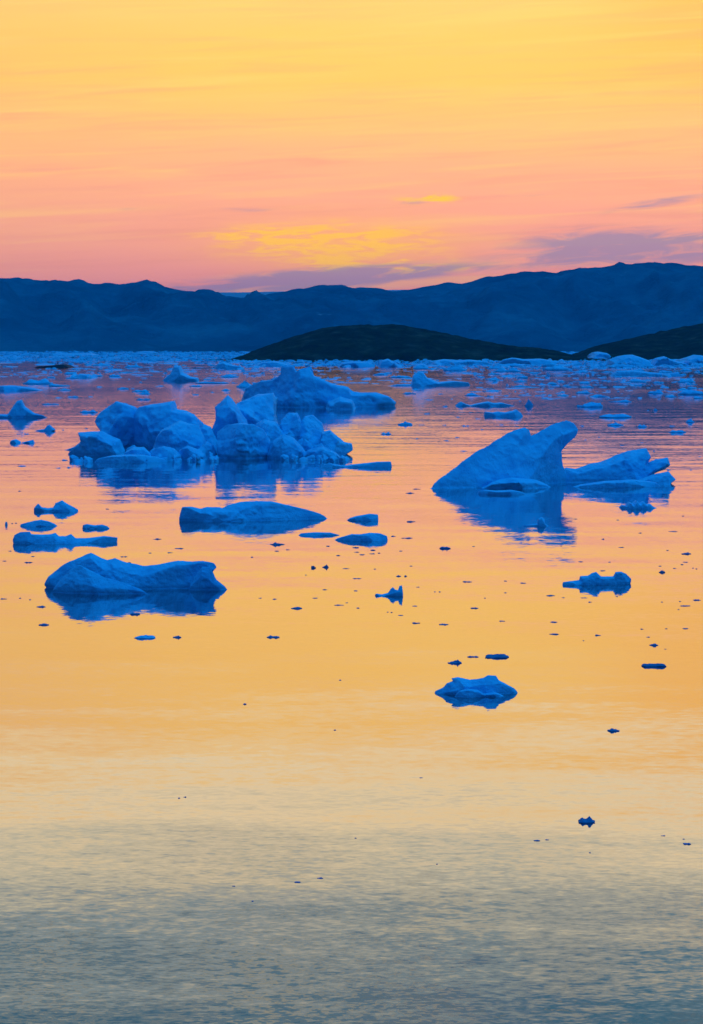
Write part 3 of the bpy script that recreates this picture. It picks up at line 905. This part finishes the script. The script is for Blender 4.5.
berg('ice_floe', [ch([(-14, 391.5), (-6, 386), (10, 385.3), (25, 387), (38, 389.5), (48, 391.5)], 390.5, 392.3, 1.0, 2.6)],
     101, 'flat snowy floe cut off by the left edge above the pyramid iceberg', 'ice floe', 'the flat snowy floe', step=0.6, rough=0.5)
berg('ice_floe', [ch([(33, 431), (40, 429.5), (44.5, 429), (47, 425.5), (49.5, 424.5), (56, 430), (54, 431.5)], 431, 432, 0.9, 1.8)],
     103, 'arrowhead-shaped dark ice floe just below the pyramid iceberg', 'ice floe', 'the arrowhead floe', mat=ICE_NEAR, step=0.5, rough=0.6)
berg('ice_floe', [ch([(9.5, 443.5), (11, 440.5), (16, 439), (20.5, 441.5)], 443, 444, 0.9, 2), ch([(18, 443.6), (22, 442.3), (28, 441), (33, 439.7), (34.5, 443.3)], 443, 444, 0.9, 2)],
     105, 'dumbbell-shaped ice floe near the left edge below the arrowhead floe', 'ice floe', 'the dumbbell floe', mat=ICE_NEAR, step=0.5, rough=0.6)
berg('ice_floe', [ch([(61, 450.5), (68, 449), (76, 446), (82, 446), (86, 451)], 450, 451, 0.9, 2)],
     107, 'thin wedge of ice sticking out left of the double-humped iceberg', 'ice floe', step=0.6, rough=0.5)
berg('ice_floe', [ch([(93, 463), (98, 458.5), (112, 455.5), (128, 454.5), (142, 454.8), (156, 457), (165, 460), (168, 463)], 461.8, 464, 0.9, 2.6)],
     109, 'low pale shelf of ice lying at the foot of the double-humped iceberg', 'ice floe', 'the low pale shelf', step=0.7, rough=0.5)
berg('iceberg', [
    ch([(162, 381.5), (165, 377.5), (170, 374), (174, 366.5), (181, 365.5), (184, 372.5), (191, 376.5), (198, 377.5), (200, 381.5)], 381, 382.5, 0.9, 1.6)],
    111, 'small chair-shaped iceberg far off behind the double-humped one', 'iceberg', 'the chair-shaped iceberg', mat=ICE_FAR, step=0.5, rough=0.5)
berg('iceberg', [
    ch([(384, 386), (396, 384.3), (411, 383.8), (413, 375), (418, 371.2), (423, 372), (427, 377.5), (438, 381.8), (454, 380.8), (468, 382.3), (471, 385.5)], (386, 385.5), 388, 0.9, 2.0)],
    113, 'small humped iceberg on a long flat base, behind the wedge-shaped iceberg', 'iceberg', 'the flat-based hump', mat=ICE_FAR, step=0.5, rough=0.4)
berg('ice_floe', [
    ch([(455, 406), (458, 403), (461, 401.5), (466, 404), (470, 405), (480, 402.7), (488, 401.3), (494, 403), (501, 402.3), (508, 404.2), (517, 406.3)], 406, 407.2, 0.9, 2)],
    115, 'thin chain of low ice lumps floating above the knobbly flat floe', 'ice floe', 'the thin lumpy chain', mat=ICE_FAR, step=0.5, rough=0.5)
berg('ice_floe', [
    ch([(483.5, 416.5), (485, 411.5), (492, 412.3), (498, 411.5), (505, 412.2), (512, 411), (516, 409.2), (520, 412), (523, 416)], 416, 418.2, 0.9, 2.2)],
    117, 'knobbly flat ice floe directly above the slope of the wedge-shaped iceberg', 'ice floe', 'the knobbly flat floe', step=0.5, rough=0.5)
berg('ice_floe', [
    ch([(321, 468), (324, 465), (329, 462.7), (336, 464.5), (345, 465.5), (355, 464), (366, 463), (377, 461.7), (391, 461.5), (392, 466)], (467.3, 466.5), 468.2, 0.9, 2)],
    119, 'low ridged ice floe trailing off to the right of the pointed iceberg', 'ice floe', 'the low ridged floe', step=0.6, rough=0.6)
berg('ice_floe', [ch([(345, 521), (350, 518), (356, 516), (364, 514.6), (370, 513.7), (378, 514.5), (378.5, 520)], 520.2, 522, 0.9, 2)],
     121, 'ragged dark ice floe right of the whaleback floe', 'ice floe', 'the ragged dark floe', mat=ICE_NEAR, step=0.5, rough=0.8)
berg('ice_floe', [ch([(297, 536), (301, 533.3), (315, 532.2), (330, 532.5), (340, 535)], 535.3, 536.5, 0.9, 2.2)],
     123, 'thin flat dark floe below the right tip of the whaleback floe', 'ice floe', 'the thin flat floe', mat=ICE_NEAR, step=0.5, rough=0.6)
berg('ice_floe', [ch([(332, 541), (338, 538), (345, 536), (352, 534), (360, 534.3), (370, 532.7), (380, 533.3), (387, 536), (388, 540.5)], 540, 542.2, 0.9, 2.2)],
     125, 'low bumpy dark floe below the ragged dark floe', 'ice floe', 'the low bumpy floe', mat=ICE_NEAR, step=0.5, rough=0.7)
berg('ice_floe', [ch([(374, 596), (376, 593.5), (382, 594.3), (388, 592.7), (391, 588.5), (393, 587), (395, 589.5), (398, 590), (399.5, 586), (402, 585.2), (403.5, 596.5)], 595.7, 597.3, 0.9, 2.2)],
     127, 'little ship-shaped ice piece with two spikes, alone in the middle of the picture', 'ice floe', 'the ship-shaped piece', mat=ICE_NEAR, step=0.4, rough=0.5)
berg('ice_floe', [ch([(618, 509), (622, 505), (626, 505.5), (629, 501.5), (632, 504), (636, 500.2), (639, 503.5), (643, 501.2), (646, 504.5), (650, 503.5), (653, 506.5), (658, 508)], 508, 511.5, 0.9, 2.2)],
     129, 'spiky pale ice floe below the tail of the wedge-shaped iceberg', 'ice floe', 'the spiky pale floe', mat=ICE_NEAR, step=0.5, rough=0.9)
berg('ice_floe', [ch([(519.5, 527), (524, 525), (531, 524.3), (537, 523.5), (538, 519), (541.5, 517), (544.5, 519), (545, 523.5), (549, 526)], 526, 527.5, 0.9, 2.2)],
     131, 'small swan-shaped ice floe in the reflection of the wedge-shaped iceberg', 'ice floe', 'the swan-shaped floe', mat=ICE_NEAR, step=0.5, rough=0.4)
berg('ice_floe', [ch([(477, 495), (480, 491), (487, 490), (497, 490.8), (512, 490), (522, 492), (527, 494.5)], 494, 496.5, 0.9, 2.4)],
     133, 'flat pale ice slab lying in front of the wedge-shaped iceberg', 'ice floe', 'the flat pale slab', step=0.6, rough=0.4)

# ------------------------------------------------------------------ small floes, one by one: cx, row, width, height above water, style, (own label)
FL = [
    (72.5, 397.3, 13, 1.6, 'flat', 'flat blue floe above and left of the double-humped iceberg'),
    (51, 404.6, 18, 1.3, 'flat', 'thin sliver of ice beside the top of the pyramid iceberg'),
    (89, 412.6, 19, 3.0, 'double', 'two-humped dark floe left of the top of the double-humped iceberg'),
    (109, 409, 8, 1.8, 'lump', 'small dark chunk beside the top of the double-humped iceberg'),
    (144, 400, 16, 1.6, 'flat', 'thin flat floe behind the top of the double-humped iceberg'),
    (212, 383.5, 34, 2.0, 'flat', 'long thin flat floe right of the chair-shaped iceberg'),
    (229, 377.3, 20, 3.6, 'lump', 'rounded floe right of the chair-shaped iceberg and left of the turreted iceberg'),
    (196, 386.5, 14, 1.8, 'flat', 'short flat floe just below the chair-shaped iceberg'),
    (245, 387.5, 18, 7.0, 'lump', 'round white lump touching the left end of the turreted iceberg'),
    (399, 377.5, 24, 2.2, 'flat', 'pale flat floe left of the hump on a flat base'),
    (409, 394, 14, 2.0, 'flat', 'small flat floe just below the hump on a flat base'),
    (472, 395.6, 17, 3.0, 'lump', 'low blue floe right of and below the hump on a flat base'),
    (493, 379.6, 16, 3.0, 'lump', 'low rounded floe far off above the thin lumpy chain'),
    (529, 406.5, 8, 8.0, 'lump', 'stubby upright knob of ice right of the thin lumpy chain'),
    (590, 407, 27, 5.2, 'wedge', 'boat-shaped floe with a thin tail on the right, above the leaning peak'),
    (616, 417.5, 35, 4.0, 'flat', 'long thick flat floe right of the leaning peak'),
    (615.5, 425.6, 17, 3.4, 'lump', 'squat floe just below the long thick flat floe'),
    (642, 427, 10, 2.8, 'double', 'small twin lump right of the squat floe'),
    (620.5, 402, 24, 3.0, 'wedge', 'thin floe with a keel-like dip above the long thick flat floe'),
    (601, 397, 15, 2.6, 'flat', 'short blue floe above the boat-shaped floe'),
    (656, 393.5, 17, 3.8, 'flat', 'blocky blue floe in ruffled mauve water near the right edge'),
    (692, 394.5, 28, 4.8, 'flat', 'wide blue floe cut off by the right edge'),
    (690, 422.5, 9, 4.6, 'lump', 'small rounded lump near the right edge below the wide blue floe'),
    (677, 432.6, 18, 2.6, 'double', 'thin pair of joined dark lumps near the right edge'),
    (405, 424.8, 15, 3.6, 'wedge', 'dark boat-shaped floe below the right tip of the turreted iceberg'),
    (386, 434.2, 11, 2.4, 'double', 'small dark double chunk right of the knobbly ice towers'),
    (277.5, 544.6, 15, 3.6, 'lump', 'dark oval chunk below the middle of the whaleback floe'),
    (653.6, 666, 25, 3.2, 'flat', 'dark capsule-shaped floe alone near the right edge in the lower half'),
    (496, 657, 26, 3.2, 'flat', 'long dark lens of ice above the lone near mound'),
    (473, 657, 11.5, 1.8, 'double', 'tiny dark sliver beside the long dark lens'),
    (455, 663, 15, 5.0, 'wedge', 'small wedge of dark ice at upper left of the lone near mound'),
    (586, 822, 18.5, 6.0, 'double', 'dark two-block chunk of ice, nearest sizeable piece at lower right'),
    (613.5, 731, 12.5, 4.0, 'lump', 'dark pointed chunk alone below the lone near mound to its right'),
    (145.7, 638, 23, 3.0, 'flat', 'dark flat lens of ice below the sculpted floe'),
    (177, 637.5, 9, 3.0, 'wedge', 'dark little chunk with a tail, right of the flat lens below the sculpted floe'),
    (273.5, 637.5, 14, 2.8, 'double', 'dark two-lobed chunk right of the chunks below the sculpted floe'),
    (44, 625, 11, 2.4, 'lump', 'dark oval chunk below the left end of the sculpted floe'),
    (41, 607, 9, 2.0, 'lump', 'dark flat chunk left of the reflection of the sculpted floe'),
    (297, 608.5, 12, 2.6, 'lump', 'dark oval chunk in mid water right of the sculpted floe'),
    (313.5, 568, 5, 3.2, 'wedge', 'small dark tooth of ice, left one of a pair below the low bumpy floe'),
    (325.5, 567.5, 6.5, 4.6, 'wedge', 'small dark tooth of ice, right one of a pair below the low bumpy floe'),
    (445, 548.5, 11.5, 3.0, 'flat', 'dark blocky chunk left of the reflected wedge-shaped iceberg'),
    (686, 554, 10.5, 2.6, 'lump', 'dark oval chunk near the right edge level with the swan-shaped floe'),
    (661.7, 572.5, 7, 3.4, 'spiky', 'little dark three-pointed chunk right of the knobbed tailed floe'),
    (653.6, 645.4, 9.5, 2.8, 'lump', 'dark chunk just above the capsule-shaped floe'),
    (135, 614.5, 10, 2.6, 'double', 'pair of joined crumbs in the reflection of the sculpted floe'),
    (129.5, 564.5, 8, 3.5, 'lump', 'dark nub of ice peeping over the back of the sculpted floe'),
    (6.3, 525, 3, 4.0, 'lump', 'upright dark crumb at the left edge beside the lens-shaped floe'),
    (655.5, 410.6, 4.4, 2.6, 'lump', 'tiny pale speck on the ruffled mauve water below the blocky blue floe'),
]
seedn = 500
for cx, row, w, h, st, lab in FL:
    far_ = row < 392
    h = h * 0.75 if row > 530 and w < 16 else h
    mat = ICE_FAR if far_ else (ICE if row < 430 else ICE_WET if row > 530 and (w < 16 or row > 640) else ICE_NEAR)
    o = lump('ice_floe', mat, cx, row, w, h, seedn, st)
    tag(o, lab, 'ice floe', 'small ice floes drifting on the fjord')
    seedn += 1

# crumbs: cx, cy, width, height as seen (ice and its mirror image)
CR = [
    (411, 521.5, 9, 2.5), (407, 538, 11.5, 2), (393.5, 536.2, 5, 1.8), (410, 493, 9, 2.4), (467, 581.7, 10, 2), (523, 583, 6, 1.5), (550.4, 595.5, 9, 2), (398.5, 576, 5, 3.2), (405.5, 576, 3, 3.2),
    (505.5, 581, 3, 1.2), (505.5, 592.7, 3, 1.2), (435, 591.7, 2, 1.5), (439.7, 591.7, 2, 1.7), (418, 587, 4, 1.3), (473.5, 546.4, 3, 1), (603, 539, 3.5, 1.8), (682, 564.5, 3, 1.7),
    (685.6, 562, 6, 1.4), (675, 568.4, 4, 1.2), (660, 566, 3.3, 1.3), (667.5, 550.3, 2.4, 1.3), (673, 531.5, 9, 1.1), (617.7, 520, 3.3, 1.3), (621, 547.3, 6, 1), (580.6, 561.7, 5, 1), (609.6, 562, 2.8, 1),
    (602.6, 570.7, 6, 1.3), (563, 597.6, 3.5, 1.1), (584, 597.8, 7, 1), (617, 596.5, 2, 1.2), (693, 568, 2, 1.3), (696.5, 568.8, 2, 1.3), (590, 602, 4, 1.6), (697, 600, 8, 2.2),
    (685.6, 605.8, 12, 1.8), (678.4, 609.5, 2.4, 1.3), (554, 622, 8, 1.8), (554, 634, 10, 2.1), (598, 635.2, 6, 2.2), (583.4, 640.6, 2, 1.2), (642, 629, 3.3, 1.8), (648, 637, 3.8, 1.4), (665.5, 649, 2.4, 1.3),
    (666.4, 628.7, 2.8, 1), (685.4, 628.5, 6, 1.6), (661.7, 602, 2.4, 1.1), (680, 601.4, 2.4, 1.1), (474, 608, 9, 2.8), (416, 623, 8, 2.4), (444, 624.3, 10, 2.8), (502, 621, 6.4, 1.5), (414.6, 606, 5.6, 1),
    (400.5, 615.3, 5.6, 1.2), (391.5, 612.3, 2.2, 1.6), (387.7, 612, 2, 1.6), (485, 598, 2, 1.2), (3.4, 598.8, 7, 1.8), (20, 598, 2.3, 1.5), (30.4, 599.6, 2.3, 1.5), (244.7, 704, 3.6, 2.8), (179, 798, 2.6, 2.2),
    (184.8, 797, 3.2, 2), (355.7, 838, 2.2, 1.8), (320, 878, 6.6, 2.4), (297.6, 882, 6.6, 2), (233.6, 886, 3.6, 1.5), (252.5, 901, 2.6, 1.7), (335, 730, 3, 1), (340, 680, 2.6, 1.5), (536.7, 840.5, 7, 2), (546.8, 839.7, 4.6, 1.7),
    (687, 843.7, 8, 3), (683.7, 839, 2.4, 1.3), (663, 835.7, 5, 1.1), (590, 852.6, 2.2, 1.8), (437, 864, 1.8, 1.6), (421, 777.7, 3.5, 1.1), (277, 551, 5, 1.6), (287.8, 549.7, 4.5, 1.3), (252, 557, 2.4, 1.8), (328, 546, 4, 1.7),
    (346, 568.5, 7, 1.2), (357, 578.5, 9, 1.2), (324.7, 589.6, 4.6, 1.6), (355.7, 590.7, 4, 1.7), (260, 598, 3.5, 1.4), (274.7, 599, 4.4, 1.8), (315, 598, 5.5, 1.3), (339, 605, 10, 1.8), (346.6, 602.7, 3, 1.3),
    (358, 608, 3.4, 1.8), (355.7, 547.5, 7, 2), (356.6, 552, 5.5, 1.6), (362, 554.6, 6, 1.4), (373, 550, 5.5, 2), (372, 553.7, 6, 1.3), (379, 553, 3, 1.6), (338, 555.4, 4.5, 2), (401, 551, 4, 1),
    (444.5, 406.4, 6, 3), (427, 413.7, 7, 2.3), (429, 399.7, 10, 2.2), (440.6, 394, 6, 1.9), (452, 399, 3, 1.4), (457.8, 417, 4, 1.6), (466, 425.8, 8.5, 2.4), (444.5, 425, 4.5, 1.6), (478, 418.8, 6, 1.6), (422, 425, 7, 1),
    (445.7, 440.5, 6, 1.6), (457, 437.4, 5, 1.1), (463, 451, 8.5, 1.1), (482, 429.6, 3, 1.1), (501, 424.8, 5.5, 1.5), (471, 412.5, 5, 1.3), (417, 438.3, 2.6, 1.1), (585.4, 439.8, 2.6, 1.5), (599, 437, 2.1, 1.4),
    (622, 445.5, 4, 1.3), (641.8, 442.6, 3.5, 1.3), (654, 451, 2.2, 1.6), (581.8, 426, 5, 1.8), (700, 456.5, 3, 1.3), (672, 426, 6, 1.1), (669, 470, 4.5, 2.2), (63, 430, 2.2, 1.7), (86.5, 428.7, 3, 1.6), (26.5, 433.9, 6, 2),
    (22, 466, 9, 1.8), (58, 468, 5, 1.9), (69, 467.5, 4.6, 2.8), (64.6, 460, 6, 2.3), (20, 491, 3.4, 1.4), (12, 523.4, 2, 1.4), (16, 523, 2, 1.6), (157.3, 539, 8, 2.4), (150, 553, 3.4, 1.4), (179, 548.4, 9, 1.8),
    (170, 552.7, 6, 1.4), (28.4, 562.3, 8, 2.3), (124, 556.6, 8, 1.8), (32.7, 556.4, 4, 1.2), (10, 551, 3.4, 1.4), (4.3, 561, 4, 1.2), (107.5, 509, 3.4, 1.2), (648, 410.5, 2.6, 1.6), (417, 489, 8, 1.6),
    (691, 470, 3, 1.3), (683, 516, 2.5, 1.2), (640, 533, 3.5, 1.1), (576, 519, 3, 1.1), (561, 546, 2.5, 1.0), (306, 575, 2.4, 1.1), (375, 569, 3, 1.0), (411, 566, 3.4, 1.0),
]


def crumb_phrase(cx, cy):
    best = None
    for ph, a, b_, r in NAMED:
        ddx = 0 if a <= cx <= b_ else (a - cx if cx < a else cx - b_)
        ddy = abs(cy - r) * 2.2
        d = ddx + ddy
        side = 'left of' if cx < a and (a - cx) > ddy * 0.6 else 'right of' if cx > b_ and (cx - b_) > ddy * 0.6 else ('in front of' if cy > r else 'behind')
        if best is None or d < best[0]: best = (d, ph, side)
    return best


ORD = ['closest', 'second closest', 'third closest', 'fourth closest', 'fifth closest', 'sixth closest', 'seventh closest', 'eighth closest', 'ninth closest', 'tenth closest', 'eleventh closest', 'twelfth closest',
       'thirteenth closest', 'fourteenth closest', 'fifteenth closest', 'sixteenth closest', 'seventeenth closest', 'eighteenth closest', 'nineteenth closest', 'twentieth closest']


def label_set(items, noun, adj):
    fam = {}
    for o, cx, cy, w in items:
        d, ph, side = crumb_phrase(cx, cy)
        fam.setdefault((ph, side), []).append((d, o, w))
    for (ph, side), L in fam.items():
        L.sort(key=lambda q: q[0])
        for i, (d, o, w) in enumerate(L):
            o['label'] = f'{adj} {noun} {side} {ph}, {ORD[min(i, 19)]} to it' if len(L) > 1 else f'{adj} {noun} drifting {side} {ph}'


items = []
r = random.Random(5)
for cx, cy, w, h in CR:
    hh = max(0.6, h * 0.45)
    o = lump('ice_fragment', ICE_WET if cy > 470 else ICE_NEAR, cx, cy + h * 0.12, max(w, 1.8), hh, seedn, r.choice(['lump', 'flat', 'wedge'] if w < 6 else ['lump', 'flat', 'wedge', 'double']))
    tag(o, None, 'ice fragment', 'ice crumbs scattered over the open water')
    items.append((o, cx, cy, w)); seedn += 1
label_set(items, 'ice crumb', 'tiny dark')

# far floes between the bergs and the shore ice, picked row by row
BIG = [(60, 400, 355, 466), (236, 366, 398, 440), (160, 365, 200, 383), (384, 371, 471, 388), (425, 418, 676, 492), (0, 385, 50, 420)]
used, far_items = [], []
rr = random.Random(77)
tries = 0
while len(far_items) < 112 and tries < 6000:
    tries += 1
    row = 366 + 36 * rr.random() ** 1.25
    cx = rr.uniform(-6, 709)
    dens = 0.95 if cx > 480 else (0.75 if cx < 240 else 0.6)
    if row > 388: dens *= 0.35
    if rr.random() > dens: continue
    if any(a < cx < c and b_ < row < d for a, b_, c, d in BIG): continue
    sc = 0.5 + 0.9 * rr.random() ** 1.5
    w = rr.choice([5, 7, 9, 12, 15, 20, 28]) * sc
    h = min(6.0, max(1.0, w * rr.uniform(0.10, 0.26))) * (1 if row < 385 else 0.8)
    if any(abs(cx - a) < (w + b_) * 0.46 and abs(row - c) < 2.0 for a, b_, c in used): continue
    if any(abs(cx - f_[0]) < (w + f_[2]) * 0.5 and abs(row - f_[1]) < 3 for f_ in FL): continue
    used.append((cx, w, row))
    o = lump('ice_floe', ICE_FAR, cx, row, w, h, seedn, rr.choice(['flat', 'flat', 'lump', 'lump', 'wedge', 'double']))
    seedn += 1
    tag(o, None, 'ice floe', 'far floes below the shore ice')
    far_items.append((o, cx, row, w, h))
far_sorted = sorted(far_items, key=lambda q: q[1])
for i, (o, cx, row, w, h) in enumerate(far_sorted):
    size = 'wide' if w > 20 else 'mid-sized' if w > 9 else 'small'
    shape = 'thick' if h > 3 else 'low'
    prev = 'the left edge' if i == 0 else None
    o['label'] = None or f'{size} {shape} pale floe'
fam = {}
for o, cx, row, w, h in far_items:
    d, ph, side = crumb_phrase(cx, row)
    fam.setdefault((o['label'], ph, side), []).append((d, o))
for (lb, ph, side), L in fam.items():
    L.sort(key=lambda q: q[0])
    for i, (d, o) in enumerate(L):
        o['label'] = f'{lb} {side} {ph}' + (f', {ORD[min(i, 19)]} to it' if len(L) > 1 else '')

# shore ice bergs standing out of the far pack
for k, (pts, row, lab) in enumerate([
    ([(606, 366), (608, 360), (616, 356.5), (624, 355), (632, 354.5), (640, 357), (648, 360), (652, 366)], 365.5, 'tallest pale block of shore ice below the dark headland, right'),
    ([(650, 366), (655, 358), (664, 356), (672, 360), (682, 362), (690, 366)], 365.3, 'double pale block of shore ice right of the tallest one'),
    ([(678, 363), (684, 358), (694, 354.5), (706, 356), (714, 363)], 362.5, 'pale block of shore ice cut off by the right edge'),
    ([(608, 377), (616, 371), (632, 370), (650, 372), (664, 373.5), (678, 373), (686, 376.5)], 376, 'long low pale slab of ice below the tallest shore ice block'),
    ([(590, 355), (592, 352.4), (598, 351.5), (606, 352.8), (608, 355.4)], 359.6, 'rounded pale block lying at the tip of the dark headland'),
    ([(430, 365), (434, 360.5), (444, 359), (458, 360), (470, 359.5), (484, 361), (492, 365)], 364.5, 'broad pale raft of shore ice below the right slope of the dark island'),
    ([(496, 365), (503, 359.5), (512, 357.5), (524, 359), (540, 358.5), (556, 361), (566, 365)], 364.3, 'widest pale raft of shore ice below the tip of the dark island'),
    ([(378, 368), (381, 360.5), (388, 358.5), (396, 363), (402, 366), (404, 368)], 367, 'pale peaked block below the middle of the dark island'),
    ([(336, 368), (342, 362.5), (354, 361.3), (368, 361.8), (374, 365), (376, 368)], 367, 'pale ice raft below the crest of the dark island'),
    ([(412, 369), (416, 364.5), (424, 363.5), (430, 369)], 368.3, 'small pale peaked block between the hump on a flat base and the dark island'),
    ([(214, 370), (218, 363.5), (224, 362), (232, 364.5), (240, 366), (246, 369.5)], 369, 'pale block of shore ice at the left foot of the dark island'),
    ([(255, 367), (262, 362), (274, 360.8), (284, 363), (292, 367)], 366.3, 'pale raft of ice left of the two turrets of the turreted iceberg'),
    ([(72, 378), (80, 373.5), (90, 374), (98, 378.5)], 378, 'pale mound of ice above the double-humped iceberg, far off'),
]):
    berg('ice_block', [ch(pts, row, row + 0.8, 0.9, 1.3)] + rubble(pts[0][0] + 2, pts[-1][0] - 2, row, 7, 4, 9, 2, max(3, 0.7 * (row - min(p_[1] for p_ in pts))), 900 + k), 300 + k, lab, 'ice block', mat=ICE_FAR, step=0.5, rough=0.9)['group'] = 'pale blocks of shore ice'

# dark streak of dirty ice far left
DIRTY = ice_material('dirty_ice', 0.1, (0.05, 0.055, 0.06), (0.03, 0.035, 0.04))
tag(make_ice('ice_floe', DIRTY, [ch([(33, 368.5), (38, 366), (50, 365.4), (58, 364.6), (66, 364.2), (73, 367.8)], 367.8, 368.6, 0.9, 2)], 401, step=0.5, rough=0.5),
    'long black dirty floe far off at the left', 'ice floe')


# ------------------------------------------------------------------ the far pack of brash ice: beyond counting
def brash(name, n, zones, seed, label, wm=4.0, hm=0.7):
    q = np.random.default_rng(seed)
    V, Fc = [], []
    nv = 0
    for _ in range(n):
        z = zones[q.choice(len(zones), p=[zz[5] for zz in zones])]
        cx = q.uniform(z[0], z[1]); row = z[2] + (z[3] - z[2]) * q.random() ** z[4]
        Y = row_y(row); m_ = ppm(Y)
        X, _z = at_y(cx, row, Y)
        w = m_ * q.lognormal(math.log(wm), 0.65); h = min(m_ * q.lognormal(math.log(hm), 0.5), 0.4 * w, m_ * 2.4)
        d = w * q.uniform(0.6, 1.6)
        ns = 7
        th = np.arange(ns) / ns * 2 * math.pi + q.uniform(0, 1)
        ra = q.uniform(0.7, 1.15, ns)
        ox, oy = q.uniform(-0.25, 0.25, 2)
        a = np.stack([X + w / 2 * ra * np.cos(th), Y + d / 2 * ra * np.sin(th), np.full(ns, -0.4 * h)], 1)
        b2 = np.stack([X + w / 2 * (ox + 0.72 * ra * np.cos(th)), Y + d / 2 * (oy + 0.72 * ra * np.sin(th)), h * q.uniform(0.35, 1.0, ns)], 1)
        c2 = np.array([[X + w / 2 * ox, Y + d / 2 * oy, h * q.uniform(0.8, 1.15)]])
        V += [a, b2, c2]
        for k in range(ns):
            j = (k + 1) % ns
            Fc += [(nv + k, nv + j, nv + ns + j), (nv + k, nv + ns + j, nv + ns + k), (nv + ns + k, nv + ns + j, nv + 2 * ns)]
        nv += 2 * ns + 1
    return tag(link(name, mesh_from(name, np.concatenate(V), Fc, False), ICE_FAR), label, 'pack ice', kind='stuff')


brash('pack_ice', 7000, [(-120, 260, 351.6, 361.5, 1.0, 0.52), (240, 600, 358.5, 366.5, 1.0, 0.22), (590, 820, 358.5, 368, 1.0, 0.20), (545, 600, 352.2, 358, 1.0, 0.06)], 9,
      'pale band of broken pack ice along the far shore')
brash('brash_ice', 1050, [(-60, 260, 361, 378, 1.5, 0.36), (250, 480, 364, 384, 1.5, 0.18), (470, 780, 365, 400, 1.5, 0.46)], 19,
      'loose brash ice thinning out from the shore pack', 6.5, 0.6)

# ------------------------------------------------------------------ render settings
vs_ = scene.view_settings
scene.display_settings.display_device = 'sRGB'
vs_.view_transform = 'Standard'; vs_.look = 'None'; vs_.exposure = 0.0; vs_.gamma = 1.0; vs_.use_curve_mapping = False
scene.render.engine = 'CYCLES'
cy = scene.cycles
cy.use_denoising = True
cy.max_bounces = 5; cy.diffuse_bounces = 3; cy.glossy_bounces = 3; cy.transmission_bounces = 1; cy.volume_bounces = 0; cy.transparent_max_bounces = 4
cy.sample_clamp_indirect = 6.0
